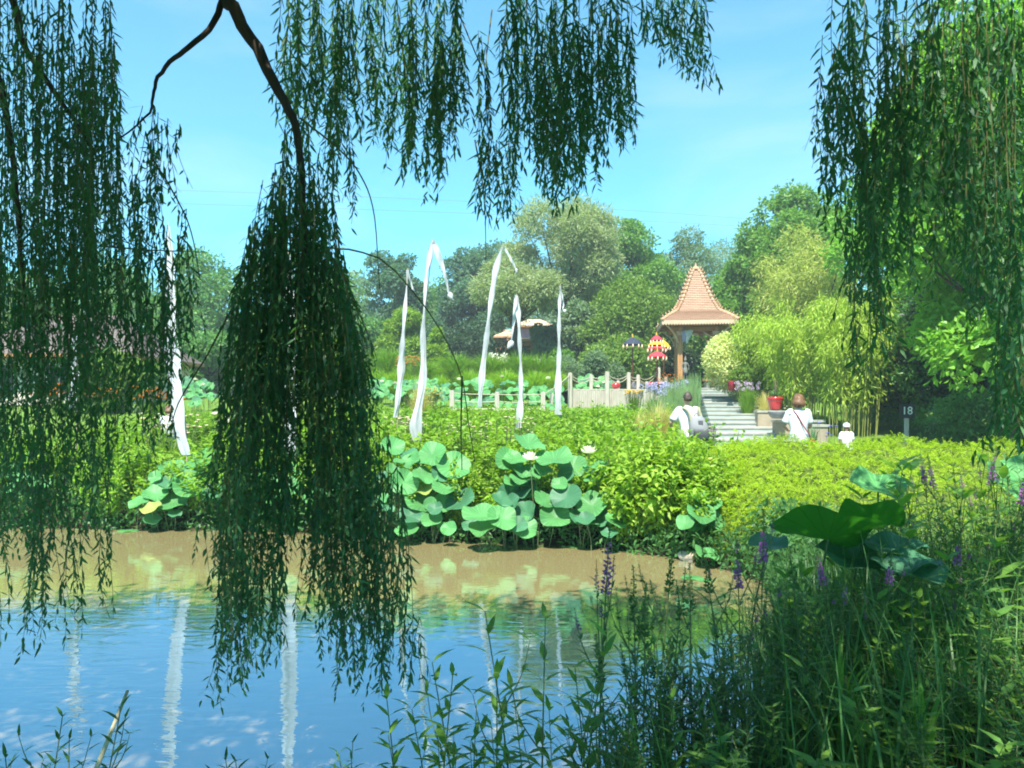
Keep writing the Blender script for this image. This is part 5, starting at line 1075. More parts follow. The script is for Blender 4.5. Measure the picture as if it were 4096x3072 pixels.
# sign with a number
sg = empty('number_sign', (P(907, 0, 19.5)[0], 19.5, float(ground_z(9.96, 19.5))), 0, 'dark square sign reading 18 on a grey post, in front of the hedge', 'sign'); zs = P(907, 411, 19.5)[2] - sg.location[2]
g = Geo(); V, Q = box((0, .03, zs / 2), (.10, .05, zs)); g.add(V, Q); g.obj('post', M['wood'], sg)
g = Geo(); V, Q = box((0, 0, zs), (.40, .02, .36)); g.add(V, Q); bd = g.obj('board', M['sign'], sg)
cu = bpy.data.curves.new('numerals', 'FONT'); cu.body = '18'; cu.size = .28; cu.align_x = 'CENTER'; cu.align_y = 'CENTER'; cu.extrude = .003
to = bpy.data.objects.new('numerals', cu); COL.objects.link(to); to.parent = bd; to.location = (0, -.014, zs); to.rotation_euler = (math.pi / 2, 0, 0); cu.materials.append(M['white_paint'])
bpy.context.view_layer.update(); nm = bpy.data.meshes.new_from_object(to.evaluated_get(bpy.context.evaluated_depsgraph_get())); no_ = bpy.data.objects.new('numerals', nm); COL.objects.link(no_); no_.parent = bd; no_.location = to.location; no_.rotation_euler = to.rotation_euler; bpy.data.objects.remove(to)
# rocks and reed stick
for lb, px, py, w, h, sd in (('pale flat rock at the water edge below the small lotus clump', 689, 557, 22, 8, 1), ('rounded pale rock behind the flat one at the bank corner', 694, 550, 14, 9, 2), ('small pale stone among the lotus stalks', 503, 535, 12, 5, 3)):
    d = EYE * F / (py + h * .4 - HY); c = P(px, py, d); rs = np.random.RandomState(sd); th = np.linspace(0, 2 * np.pi, 14, endpoint=False); rg = []
    V, Q, T = loft([(np.array([0, 0, -h / 2 / F * d * 1.6 * math.cos(a)]), max(.004, w / 2 / F * d * math.sin(a)), max(.004, w / 2.6 / F * d * math.sin(a))) for a in np.linspace(.02, math.pi - .02, 9)], 14)
    V = V * (1 + .16 * np.sin(V[:, :1] * 31 + sd) * np.cos(V[:, 1:2] * 27 + 2 * sd) + .1 * np.sin(V[:, 2:3] * 45)); g = Geo(); g.add(V, Q, T); tag(g.obj('rock', M['rock'], None, False, c), lb, 'rock', 'rocks on the far bank')
g = Geo(); a, b = P(127.5, 691, 3.3), P(88, 790, 2.9); V, Q, T = tube([a, (a + b) / 2, b], [.007, .009, .011], 7); g.add(V, Q, T); tag(g.obj('reed_stick', M['reed_dry'], None, True), 'dry pale reed stick poking up over the water at the lower left', 'stick')
for k, (p0, p1, p2) in enumerate((((-60, 182), (560, 206), (1100, 248)), ((-60, 196), (560, 217), (1100, 247)))):
    g = Geo(); V, Q, T = tube(spline([P(*p0, 95), P(*p1, 95), P(*p2, 95)], 16), .018, 4, False); g.add(V, Q); tag(g.obj('power_line', M['wire'], None, True), ('upper' if k == 0 else 'lower') + ' thin overhead wire crossing the sky above the far trees', 'wire', 'overhead wires')
# lattice fence far
g = Geo(); a = P(532.6, 358, 41); b = P(545, 363.5, 41)
for i in range(9):
    x = a[0] + (b[0] - a[0]) * i / 8; V, Q = box((x + .04, 41, (a[2] + b[2]) / 2 - i * .02), (.05, .03, a[2] - b[2]), 0); V[:, 0] += (V[:, 2] - b[2]) * -.35; g.add(V, Q)
for z in (.25, .75): V, Q = box(((a[0] + b[0]) / 2, 41.03, b[2] + (a[2] - b[2]) * z), (b[0] - a[0], .03, .05)); g.add(V, Q)
tag(g.obj('picket_fence', M['wood']), 'short leaning picket fence at the back of the grass mounds', 'fence')

# ------------------------------------------------------------------ houses
def hip_roof(g, x0, x1, y0, y1, ze, zr, inset, ox=.0, m=0):
    ym = (y0 + y1) / 2; V = [(x0, y0, ze), (x1, y0, ze), (x1, y1, ze), (x0, y1, ze), (x0 + inset, ym, zr), (x1 - inset, ym, zr)]; L = math.hypot(ym - y0, zr - ze)
    for q, uv in (((0, 1, 5, 4), [(x0, 0), (x1, 0), (x1 - inset, L), (x0 + inset, L)]), ((2, 3, 4, 5), [(x1, 0), (x0, 0), (x0 + inset, L), (x1 - inset, L)])): g.add([V[i] for i in q], [(0, 1, 2, 3)], None, m, uv)
    for t, uv in (((1, 2, 5), [(y0, 0), (y1, 0), (ym, L)]), ((3, 0, 4), [(y0, 0), (y1, 0), (ym, L)])): g.add([V[i] for i in t], None, [(0, 1, 2)], m, uv)
    g.add([(a, b, c - .12) for a, b, c in V[:4]] + V[:4], [(0, 3, 2, 1), (0, 1, 5, 4), (1, 2, 6, 5), (2, 3, 7, 6), (3, 0, 4, 7)], None, 1)
hs = empty('house', (-18.5, 33, 2.3), 0, 'house with a brown tiled hip roof half hidden by the leftmost willow curtain', 'house'); h3 = np.array(hs.location)
g = Geo(); hip_roof(g, -22.5 + 18.5, -14.9 + 18.5, -2.5, 4.5, 4.30 - 2.3, 6.25 - 2.3, 2.4); g.obj('roof', [M['tile_brown'], M['teak']], hs)
g = Geo(); V, Q = box((-.2, 1.1, .93), (6.6, 5.6, 1.9)); g.add(V, Q); g.obj('wall', M['plaster'], hs)
for x in (-2.2, 0.2, 2.0):
    g = Geo(); V, Q = box((x, -1.72, .95), (1.0, .06, 1.3)); g.add(V, Q); w_ = g.obj('window', M['dark'], hs); g = Geo(); V, Q = box((x, -1.76, .95), (.06, .04, 1.36)); g.add(V, Q); V, Q = box((x, -1.76, 1.64), (1.12, .06, .08)); g.add(V, Q); g.obj('frame', M['wood'], w_)
hb = empty('house', (P(527, 0, 56)[0], 56, 3.0), 0, 'distant house with stepped clay tile roofs and mauve wall under the feathery trees', 'house'); zz = lambda py: EYE - (py - HY) / F * 56 - 3.0; xx = lambda px: (px - 527) / F * 56
g = Geo(); hip_roof(g, xx(513), xx(556), -.8, 3.6, zz(326.5), zz(317), 1.1); r_ = g.obj('upper_roof', [M['tile_pan'], M['teak']], hb)
g = Geo(); V, Q = box(((xx(516) + xx(553)) / 2, 1.6, (zz(326) + zz(338)) / 2), (xx(553) - xx(516), 3.2, zz(326) - zz(338))); g.add(V, Q); g.obj('upper_wall', M['mauve'], hb)
g = Geo(); hip_roof(g, xx(507), xx(560), -2.2, 5, zz(341.5), zz(335.5), 1.6); g.obj('lower_roof', [M['tile_pan'], M['teak']], hb)
g = Geo(); hip_roof(g, xx(494), xx(519), -1.6, 2.5, zz(338), zz(329), 1.1); g.obj('side_roof', [M['tile_pan'], M['ridge']], hb)
g = Geo(); V, Q = box((0.05, 1.4, zz(341.4) / 2 - .2), (xx(557) - xx(510), 5.4, zz(341.4) + .3)); g.add(V, Q); V, Q = box((xx(506), .5, zz(338) / 2), (xx(517) - xx(497), 3.4, zz(338) + .3)); g.add(V, Q); g.obj('lower_wall', M['teak'], hb)
for x in (-1.0, .35, 1.5):
    g = Geo(); V, Q = box((x, -1.33, 1.1), (.9, .05, 1.7)); g.add(V, Q); g.obj('window', M['dark'], hb)

# ------------------------------------------------------------------ the weeping willow over the viewer
WB = np.array([-3.2, -3.0, 0.55])
wl = empty('willow_tree', tuple(WB), 0, 'old weeping willow whose dark hanging branches frame the whole view', 'willow tree')
def wpart(g, name, mats, smooth=False, parent=None):
    g.V = [v - WB for v in g.V]; return g.obj(name, mats, parent or wl, smooth)
g = Geo(); V, Q, T = tube(spline([WB + [0, 0, -.3], WB + [.1, .1, 1.5], WB + [.5, .6, 3.6], WB + [1.0, 1.4, 5.6], WB + [1.6, 2.2, 7.6]], 16), np.linspace(.55, .18, 16), 14); g.add(V, Q, T); wpart(g, 'trunk', M['willow_bark'], True)

def limb(pts, r0, r1, name='limb', mat='willow_bark', up=None, n=26):
    """pts (px, py, d) seen in the photograph; joined to the tree above by points up"""
    w = [P(*p) for p in pts]; w = (list(up) if up else []) + w; g = Geo(); s = spline(w, n)
    rs = np.random.RandomState(int(abs(pts[0][0])) + n); s[1:-1] += rs.normal(size=(n - 2, 3)) * r0 * .12
    V, Q, T = tube(s, np.linspace(r0, r1, n), 9); g.add(V, Q, T); return wpart(g, name, M[mat], True)
hub = WB + [1.2, 1.7, 6.2]
limb([(224, -14, 4.1), (232, 6, 4.1), (250, 36, 4.1), (268, 70, 4.08), (280, 96, 4.05), (292, 117, 4.0), (300, 150, 3.98), (303, 200, 3.95), (305, 250, 3.95), (298, 292, 3.95), (284, 318, 3.95)], .048, .006, up=[hub, [-1.6, 1.8, 6.4], [-1.62, 3.6, 4.9]], n=40)
limb([(226, -12, 4.15), (221, 5, 4.15), (212, 25, 4.15), (190, 46, 4.12), (172, 60, 4.1), (158, 78, 4.1), (153, 96, 4.1), (148, 115, 4.1), (120, 138, 4.1)], .020, .004, n=30)
limb([(8, -12, 4.4), (22, 40, 4.4), (52, 88, 4.4), (74, 120, 4.4), (92, 150, 4.4)], .03, .008, up=[hub, [-3.2, 2.2, 5.8], [-3.0, 4.0, 4.9]])
limb([(-6, 60, 4.5), (12, 150, 4.5), (22, 260, 4.5), (30, 340, 4.5)], .022, .006)
for q in (((285, 236, 3.97), (330, 248, 3.96), (352, 250, 3.95), (385, 262, 3.95), (420, 300, 3.95), (446, 340, 3.95), (462, 378, 3.95), (468, 420, 3.95), (475, 462, 3.95)), ((462, 376, 3.95), (461, 430, 3.95), (462, 470, 3.95)), ((300, 118, 4.0), (340, 150, 4.0), (362, 178, 4.0), (374, 215, 4.0), (380, 290, 4.0)),
          ((453, 0, 5.1), (470, 40, 5.1), (484, 78, 5.1), (487, 120, 5.1)), ((492, 10, 5.3), (484, 78, 5.1)), ((475, 140, 5.2), (482, 180, 5.2), (485, 215, 5.2), (486, 260, 5.2)), ((153, 160, 4.1), (172, 190, 4.1), (190, 228, 4.1), (200, 280, 4.1)),
          ((305, 250, 3.95), (300, 290, 3.95), (285, 320, 3.95), (275, 350, 3.95)), ((100, 246, 4.3), (150, 250, 4.3), (205, 252, 4.3)), ((20, 200, 4.4), (60, 215, 4.4), (110, 236, 4.4), (160, 255, 4.35)), ((236, 300, 4.0), (210, 350, 4.0), (180, 400, 4.0), (170, 430, 4.0))):
    limb(q, .0055, .0022, 'twig', 'willow_twig', n=18)

def curtain(env, n, d0, d1, seed, L=(.05, .085), W=.0135, f0=0.55, step=.019, fr=(.45, 1.0), mat='willow', sway=.05, name='hanging_branch', fan=None):
    rs = np.random.RandomState(seed); e = np.array(env, float); xs_ = np.linspace(e[0, 0], e[-1, 0], 200); yt = np.interp(xs_, e[:, 0], e[:, 1]); yb = np.interp(xs_, e[:, 0], e[:, 2]); pw = (yb - yt) ** .8
    C, D, NV, LL = [], [], [], []; g = Geo()
    for i in range(n):
        k = rs.choice(200, p=pw / pw.sum()); x = xs_[k] + rs.uniform(-2, 2); d = rs.uniform(d0, d1); span = yb[k] - yt[k]
        y0 = yt[k] + span * f0 * rs.uniform() ** 1.3; y1 = y0 + (yb[k] - y0) * rs.uniform(*fr) ** .7 + rs.uniform(-6, 6)
        ln = max(.06, (y1 - y0) / F * d); m = max(4, int(ln / step)); u = np.linspace(0, 1, m)
        a = P(x, y0, d); ph = rs.uniform(0, 6.28, 4); am = sway * (.5 + rs.uniform())
        px_ = a[0] + am * np.sin(u * 3.5 * ln + ph[0]) * u + rs.normal() * .035 * u; py_ = a[1] + am * np.sin(u * 3 * ln + ph[1]) * u + rs.normal() * .05 * u; pz_ = a[2] - ln * u
        if fan: px_ = px_ - (a[0] - (fan[0] - CX) / F * d) * (1 - fan[1]) * (1 - u) ** 1.6 * min(1.0, ln / .8)
        pts = np.stack([px_, py_, pz_], -1)
        V, Q, _ = tube(pts[:: max(1, m // 9)], np.linspace(.0026, .0012, len(pts[:: max(1, m // 9)])), 3, False); g.add(V, Q, None, 1)
        keep = rs.uniform(size=m) > rs.uniform(.05, .45); az = ph[2] + np.arange(m) * 2.4 + rs.uniform(-.6, .6, m); an = rs.uniform(.25, 1.25, m)
        dd = np.stack([np.cos(az) * np.sin(an), np.sin(az) * np.sin(an), -np.cos(an)], -1)
        C.append(pts[keep]); D.append(dd[keep]); NV.append((np.stack([np.cos(az), np.sin(az), np.full(m, .6)], -1) + rs.normal(size=(m, 3)) * .35)[keep]); LL.append((rs.uniform(L[0], L[1], m) * (1 - .25 * u) * rs.uniform(.7, 1.25))[keep])
    C, D, NV, LL = map(np.concatenate, (C, D, NV, LL)); bend = rs.normal(size=len(C)) * .16 + .12
    V, Q, T = lances(C, D, NV, LL, W * rs.uniform(.7, 1.25, len(C)), bend, (.33, .70), (1.0, .72)); g.add(V, Q, T, 0)
    return wpart(g, name, [M[mat], M['willow_twig']])
curtain([(-20, -24, 560), (12, -24, 600), (30, -24, 590), (60, -24, 575), (90, -24, 540), (112, -10, 510), (124, 130, 495), (150, 195, 480), (172, 222, 430), (196, 240, 330)], 250, 3.7, 5.0, 1, fr=(.35, 1))
curtain([(-10, 420, 640), (40, 430, 660), (75, 440, 640), (110, 430, 630)], 34, 3.8, 4.6, 2, f0=.5)
curtain([(85, 60, 330), (100, -10, 210), (113, 20, 260), (118, 150, 330)], 20, 4.0, 4.8, 13)
curtain([(134, 96, 175), (146, 84, 215), (153, 96, 250), (165, 108, 215), (190, 128, 165), (205, 140, 190)], 17, 4.05, 4.3, 3, f0=.35, step=.024)
curtain([(138, 130, 330), (152, 140, 330), (170, 175, 300), (196, 190, 290)], 14, 4.1, 4.6, 14, f0=.5, step=.024)
curtain([(206, 285, 450), (215, 240, 590), (225, 215, 660), (240, 186, 680), (262, 152, 670), (276, 124, 620), (290, 122, 545), (300, 124, 530), (312, 126, 590), (330, 146, 670), (350, 186, 690), (365, 226, 700), (378, 264, 650), (386, 330, 640)], 240, 3.7, 4.4, 4, fr=(.3, 1), L=(.05, .082), W=.0145, fan=(296, .62))
curtain([(225, 230, 470), (250, 185, 480), (275, 140, 470), (300, 126, 470), (330, 150, 480), (355, 200, 470), (375, 260, 460)], 70, 3.75, 4.4, 24, fr=(.3, 1), L=(.05, .082), fan=(296, .55))
curtain([(222, 430, 700), (240, 480, 705), (270, 470, 690), (290, 440, 590)], 40, 3.7, 4.2, 5, f0=.5, L=(.045, .075))
curtain([(310, 430, 620), (335, 470, 690), (365, 480, 715), (390, 420, 690), (408, 520, 690), (419, 600, 700)], 62, 3.7, 4.2, 6, f0=.5, L=(.045, .075))
curtain([(283, -24, 115), (295, -24, 160), (310, -24, 150), (330, -24, 165), (345, -24, 165), (356, -24, 130)], 56, 4.6, 5.6, 7, L=(.07, .115), W=.0165)
curtain([(318, 60, 260), (335, 90, 240), (352, 100, 230)], 14, 4.2, 4.8, 15)
curtain([(362, -24, 120), (380, -24, 165), (395, -24, 160), (410, -24, 200), (430, -24, 210), (448, -24, 170), (467, -24, 120)], 86, 4.7, 5.8, 8, L=(.075, .12), W=.0165)
curtain([(478, 20, 215), (488, 40, 232), (497, 60, 225)], 9, 5.0, 5.4, 9, L=(.075, .12), W=.0165, f0=.7)
curtain([(498, -24, 90), (512, -24, 195), (530, -24, 180), (545, -24, 205), (560, -24, 215), (582, -24, 195), (602, -24, 180), (620, -24, 150), (634, -24, 175)], 128, 4.6, 5.8, 10, L=(.075, .12), W=.0165)
curtain([(484, 130, 225), (500, 140, 235), (520, 140, 225)], 15, 4.8, 5.4, 16, L=(.06, .095), f0=.4)
curtain([(640, -24, 55), (660, -24, 50), (675, -24, 70), (690, -24, 75), (706, -24, 96)], 40, 4.8, 5.8, 11, L=(.075, .12), W=.0165)
curtain([(812, 90, 185), (822, 40, 180), (836, -24, 240), (850, -24, 300), (866, -24, 330), (880, -24, 360), (895, -24, 330), (910, -24, 260), (926, -24, 150)], 92, 3.5, 4.4, 12, L=(.06, .095), W=.016)
curtain([(846, 230, 330), (860, 250, 385), (874, 260, 420), (886, 240, 360)], 16, 3.4, 3.9, 17, L=(.06, .09), W=.015, f0=.5, step=.026, mat='willow')
curtain([(926, -24, 110), (940, -24, 320), (956, -24, 280), (975, -24, 345), (990, -24, 310), (1006, -24, 430), (1032, -24, 470)], 92, 3.4, 4.4, 18, L=(.06, .095), W=.016)
curtain([(995, 300, 455), (1010, 330, 465), (1030, 320, 490)], 22, 3.3, 3.9, 19, L=(.06, .095), W=.016, f0=.4)
# crown above and behind the viewer (it shades the near bank and water)
rs = np.random.RandomState(50); n = 84000; x = rs.uniform(-7.5, 8.0, n); y = rs.uniform(-7.0, 5.6, n)
keep = rs.uniform(size=n) < np.where(x > 1.7, np.where(np.hypot(x - 1.9, y - 2.1) < .8, .06, .27), .88); x, y = x[keep], y[keep]; n = len(x)
zmin = np.maximum(4.7, 2.45 + .565 * np.maximum(y, 0)); z = zmin + rs.uniform(0, 1, n) ** 1.2 * 2.6
xe = rs.uniform(-6.5, 1.4, 15000); ye = np.where(rs.uniform(size=15000) < .8, rs.uniform(2.6, 4.7, 15000), rs.uniform(.4, 2.6, 15000)); ze = np.maximum(4.7, 2.45 + .565 * ye) + rs.uniform(0, 1, 15000) ** 1.2 * 2.2
x, y, z = np.concatenate([x, xe]), np.concatenate([y, ye]), np.concatenate([z, ze]); n = len(x)
lum = np.sin(x * 1.9 + 1) * np.cos(y * 1.6) + .6 * np.sin(x * 3.7 + y * 2.9); k2 = (lum > -.95) | (x < 2.0)
k2 &= (y + .58 * z < 7.9 + .7 * np.sin(x * 1.1) + rs.uniform(-1.2, 1.0, n)); x, y, z = x[k2], y[k2], z[k2]; n = len(x); d = sph(rs, n) * .7 + [0, 0, -.6]
V, Q = rhombs(np.stack([x, y, z], -1), d, sph(rs, n) + [0, 0, .4], rs.uniform(.2, .42, n), rs.uniform(.035, .07, n)); g = Geo(); g.add(V, Q); wpart(g, 'crown', M['willow'])
for q in ([hub, [-.5, 2.0, 6.8], [1.2, 3.6, 5.9], [2.6, 4.3, 5.4]], [hub, [1.2, .5, 7.2], [3.2, 2.4, 6.2], [4.4, 3.6, 5.6]], [hub, [-.3, 1.8, 6.6], [.1, 3.8, 5.9], [.5, 4.9, 5.6]]):
    g = Geo(); V, Q, T = tube(spline(np.array(q, float), 18), np.linspace(.13, .02, 18), 8); g.add(V, Q, T); wpart(g, 'limb', M['willow_bark'], True)

# ------------------------------------------------------------------ near bank plants
def forb(seed, h, L, W, gap, spike, branches=3, lean=.12, ang=1.05):
    rs = np.random.RandomState(seed); gl = Geo(); gf = Geo(); C, D, N_, LL = [], [], [], []
    a = rs.uniform(0, 6.28); main = spline([(0, 0, 0), (lean * .3 * math.cos(a) * h, lean * .3 * math.sin(a) * h, h * .5), (lean * math.cos(a) * h, lean * math.sin(a) * h, h)], 16)
    axes = [(main, 1.0, h)]
    for b in range(branches):
        f = rs.uniform(.35, .8); p = main[int(f * 15)]; aa = rs.uniform(0, 6.28); l = h * rs.uniform(.15, .34); axes.append((spline([p, p + [l * .35 * math.cos(aa), l * .35 * math.sin(aa), l * .5], p + [l * .5 * math.cos(aa), l * .5 * math.sin(aa), l]], 8), .55, l))
    for ax, sc, l in axes:
        V, Q, T = tube(ax, np.linspace(.0055, .002, len(ax)) * (1 if sc == 1 else .6), 5, False); gl.add(V, Q, None, 1)
        top = .80 if spike else 1.0; m = max(3, int(l * top / gap)); fz = np.linspace(.12, top, m)
        for i, f in enumerate(fz):
            q = f * (len(ax) - 1); i0 = min(int(q), len(ax) - 2); p = ax[i0] + (ax[i0 + 1] - ax[i0]) * (q - i0)
            for s_ in (0, math.pi):
                az = i * math.pi / 2 + s_ + rs.uniform(-.35, .35) + seed; el = math.pi / 2 - ang * rs.uniform(.75, 1.2) * (1 - .35 * f)
                C.append(p); D.append((math.cos(az) * math.cos(el), math.sin(az) * math.cos(el), math.sin(el))); N_.append((-.3 * math.cos(az), -.3 * math.sin(az), 1)); LL.append(L * sc ** .5 * rs.uniform(.75, 1.15) * (1.05 - .5 * f * (1 if spike else .75)))
        if spike:
            f0 = .80; i0 = int(f0 * (len(ax) - 1)); sp = spline(ax[i0:], 30); k = rs.randint(0, 30, 120 if sc == 1 else 45); v = sph(rs, len(k)); v[:, 2] = np.abs(v[:, 2]) * .5
            wv = .016 * sc * (1.15 - .8 * k / 30); V, Q = rhombs(sp[k] + v * wv[:, None] * .3, v, sph(rs, len(k)), wv * 1.3, wv * .7)
            up = k > (14 + rs.randint(0, 8)); gf.add(V, Q[~up], None, 0); gl.add(V, Q[up], None, 0)
    C, D, N_, LL = map(np.array, (C, D, N_, LL)); V, Q, T = lances(C, D, N_, LL, W * LL / L, .42, (.32, .68), (1.0, .66)); gl.add(V, Q, T, 0)
    return gl, gf
FV = {}
for kind, pars, mats in (('loose', [dict(h=1.0, L=.085, W=.020, gap=.042, spike=True, branches=4)] * 4, ('forb', 'purple')), ('green', [dict(h=1.0, L=.10, W=.022, gap=.048, spike=False, branches=4)] * 4, ('forb', None)),
                         ('spire', [dict(h=1.0, L=.075, W=.020, gap=.05, spike=True, branches=2)] * 2, ('forb', 'forb')), ('mint', [dict(h=1.0, L=.15, W=.040, gap=.075, spike=False, branches=2, ang=1.15)] * 3, ('forb_light', None)),
                         ('broad', [dict(h=1.0, L=.26, W=.085, gap=.16, spike=False, branches=1, ang=1.2)] * 3, ('forb_light', None))):
    FV[kind] = []
    for i, pr in enumerate(pars):
        gl, gf = forb(300 + i * 7 + len(kind), **pr); FV[kind].append((gl.mesh('stem', [M[mats[0]], M['stalk']]), gf.mesh('blossoms', [M[mats[1]]]) if gf.n else None))
NAMES = {'loose': ('loosestrife', 'wild flower'), 'green': ('waterside_plant', 'wild plant'), 'spire': ('waterside_plant', 'wild plant'), 'mint': ('waterside_plant', 'wild plant'), 'broad': ('broadleaf_plant', 'wild plant')}
GR = {'loose': 'purple loosestrife on the near bank', 'green': 'narrow-leaved plants on the near bank', 'spire': 'plants with green seed spires on the near bank', 'mint': 'light green leafy stems over the near water', 'broad': 'broad-leaved plants on the near bank'}
DEF = {'loose': 'wild loosestrife stem with a purple flower spike among the dense right bank plants', 'green': 'dark narrow-leaved wild plant in the dense shaded growth of the near bank', 'spire': 'wild plant with thin green seed spires at the left fringe of the right bank', 'mint': 'upright stem with paired light green leaves in front of the blue water', 'broad': 'large broad-leaved wild plant among the shaded plants at the lower right'}
rs = np.random.RandomState(88); cnt = {k: 0 for k in FV}
def plant(kind, px, py, d, label=None, dx=0.0, s=1.0, dark=False):
    top = P(px, py, d); x = top[0] + dx; gz = float(ground_z(x, d)) - .02; gz = max(gz, -.15); h = max(.25, top[2] - gz)
    st_m, fl_m = FV[kind][cnt[kind] % len(FV[kind])]; cnt[kind] += 1
    o = empty(NAMES[kind][0], (x, d, gz), rs.uniform(0, 6.28), label or DEF[kind], NAMES[kind][1], GR[kind]); o.scale = (max(.75, min(1.15, h)) * s,) * 2 + (h,)
    a = bpy.data.objects.new('stem', st_m); COL.objects.link(a); a.parent = o
    if fl_m: b = bpy.data.objects.new('blossoms', fl_m); COL.objects.link(b); b.parent = o
    return o
for px, py, d, lb in ((597, 522, 3.7, 'purple loosestrife spike standing alone in front of the brown water'), (760, 509, 4.3, 'purple flower spike against the yellow green mound, left of the huge lotus leaf'), (936, 452, 6.0, 'pinkish flower spike against the bright mound, left of its close twin'), (948, 455, 5.9, 'pinkish flower spike, the right one of a close pair against the bright mound'),
                      (976, 446, 5.6, 'flower spike near the top of the right bank growth'), (1003, 464, 5.0, 'thick purple flower spike in front of the pale lotus leaf at the right edge'), (952, 528, 4.4, 'pink flower spike leaning in the shaded growth under the broad leaves'), (882, 548, 4.0, 'small lilac flower spike below the blue green lotus leaf'), (835, 552, 4.0, 'small lilac flower spike under the big backlit lotus leaf'), (742, 538, 4.2, 'short flower spike at the left fringe of the right bank')):
    plant('loose', px, py, d, lb)
for px, py, d in ((654, 535, 3.9), (692, 570, 3.7), (637, 572, 3.6), (621, 588, 3.5), (612, 628, 3.4), (665, 572, 3.7), (729, 545, 4.0), (804, 545, 3.9), (643, 577, 3.55)): plant('spire', px, py, d)
for px, py, d in ((517, 610, 3.3), (541, 628, 3.35), (579, 632, 3.35), (573, 681, 3.15), (463, 663, 3.15), (497, 670, 3.15), (437, 667, 3.1), (403, 690, 3.05), (438, 706, 3.0), (446, 745, 2.9), (501, 735, 2.95), (409, 728, 2.95), (470, 715, 3.0), (530, 700, 3.05), (556, 720, 3.0), (590, 660, 3.25)): plant('mint', px, py, d)
for px, py, d in ((11, 727, 2.95), (36, 728, 2.95), (68, 750, 2.9), (87, 716, 2.95), (243, 750, 2.9), (254, 752, 2.88), (344, 753, 2.9), (359, 757, 2.88), (22, 745, 2.85)): plant('green', px, py, d, 'dark leafy plant tip poking up from the bottom edge over the blue water')
for px, py, d in ((916, 470, 5.3), (1000, 448, 5.6), (960, 560, 4.3), (930, 585, 4.1), (985, 480, 5.0), (900, 505, 4.9), (955, 500, 5.2), (1010, 520, 4.6), (860, 600, 4.1), (1000, 600, 3.9), (815, 575, 4.4)): plant('broad', px, py, d, None)
for i in range(185):
    px = rs.uniform(600, 1060); py = rs.uniform(470, 760); lim = np.interp(px, [600, 640, 700, 740, 800, 860, 920, 1000], [690, 640, 620, 590, 560, 560, 500, 465])
    if py < lim: py = lim + rs.uniform(0, 90)
    d = np.interp(py, [465, 560, 640, 760], [6.0, 4.6, 3.8, 3.0]) * rs.uniform(.93, 1.07); x = P(px, py, d)[0]
    if pond_dist(np.array([x]), np.array([d]))[0] < -.25: continue
    kd = str(rs.choice(['green'] * 7 + ['mint', 'mint', 'mint', 'spire', 'broad', 'broad'] if px > 720 else ['green', 'green', 'spire', 'mint']))
    plant(kd, px, py, d, {'loose': 'purple loosestrife low among the shaded right bank plants, under the lotus leaves', 'mint': 'light green leafy stem inside the shaded growth of the right bank', 'spire': 'thin green seed spire inside the shaded growth of the right bank'}.get(kd) if px > 720 else None)
for i in range(34):
    px = rs.uniform(870, 1040); kd = str(rs.choice(['green', 'green', 'mint', 'broad'])); plant(kd, px, rs.uniform(452, 505) + (1040 - px) * .12, rs.uniform(4.9, 6.2), {'green': 'tall narrow-leaved wild plant', 'mint': 'tall light green leafy stem', 'broad': 'tall broad-leaved wild plant'}[kd] + ' at the far right, standing up against the yellow green mound')
# sedge and long grass on the right bank
def sedge(n, seed):
    rs = np.random.RandomState(seed); B = []
    while len(B) < n:
        x = rs.uniform(.3, 6.5); y = rs.uniform(2.9, 8.6); dd = pond_dist(np.array([x]), np.array([y]))[0]
        if -.12 < dd < 3.4 and rs.uniform() < np.interp(dd, [-.12, .4, 1.5, 3.4], [1, 1, .7, .4]): B.append((x, y, float(ground_z(x, y)) - .03))
    B = np.array(B); m = 6; u = np.linspace(0, 1, m); a = rs.normal(2.9, 1.5, n); H = rs.uniform(.35, .95, n) * np.interp(B[:, 1], [3, 6, 8.6], [.95, 1.0, .7]); out = H * rs.uniform(.15, .85, n); w = rs.uniform(.003, .0075, n)
    x = B[:, :1] + (out * np.cos(a))[:, None] * u ** 2; y = B[:, 1:2] + (out * np.sin(a))[:, None] * u ** 2; z = B[:, 2:3] + H[:, None] * (1.2 * u - .55 * (out / H)[:, None] * u ** 2.4)
    sx, sy = -np.sin(a), np.cos(a); wd = w[:, None] * (1 - u ** 2 * .9)
    V = np.stack([np.stack([x - sx[:, None] * wd, y - sy[:, None] * wd, z], -1), np.stack([x + sx[:, None] * wd, y + sy[:, None] * wd, z], -1)], 2).reshape(-1, 3)
    Q = np.array([(i * 2, i * 2 + 1, i * 2 + 3, i * 2 + 2) for i in range(m - 1)]); g = Geo(); g.add(V, (np.arange(n)[:, None, None] * 2 * m + Q[None]).reshape(-1, 4)); return g
tag(sedge(3900, 5).obj('sedge_grass', M['grass_dark']), 'tangle of long sedge blades covering the right bank', 'grass', None, 'stuff')
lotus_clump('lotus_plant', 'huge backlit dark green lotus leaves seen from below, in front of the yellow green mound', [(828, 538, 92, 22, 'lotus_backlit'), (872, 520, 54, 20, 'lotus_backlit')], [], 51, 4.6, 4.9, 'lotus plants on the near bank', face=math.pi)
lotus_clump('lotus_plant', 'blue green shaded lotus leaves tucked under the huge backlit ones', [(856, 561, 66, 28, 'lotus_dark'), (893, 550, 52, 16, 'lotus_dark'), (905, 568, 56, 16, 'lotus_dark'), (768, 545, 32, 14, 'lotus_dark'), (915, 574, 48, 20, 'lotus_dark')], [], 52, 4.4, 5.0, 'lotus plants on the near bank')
lotus_clump('lotus_plant', 'pale sunlit lotus leaf rising behind the huge backlit ones', [(878, 488, 46, 22)], [], 53, 5.6, 5.8, 'lotus plants on the near bank')
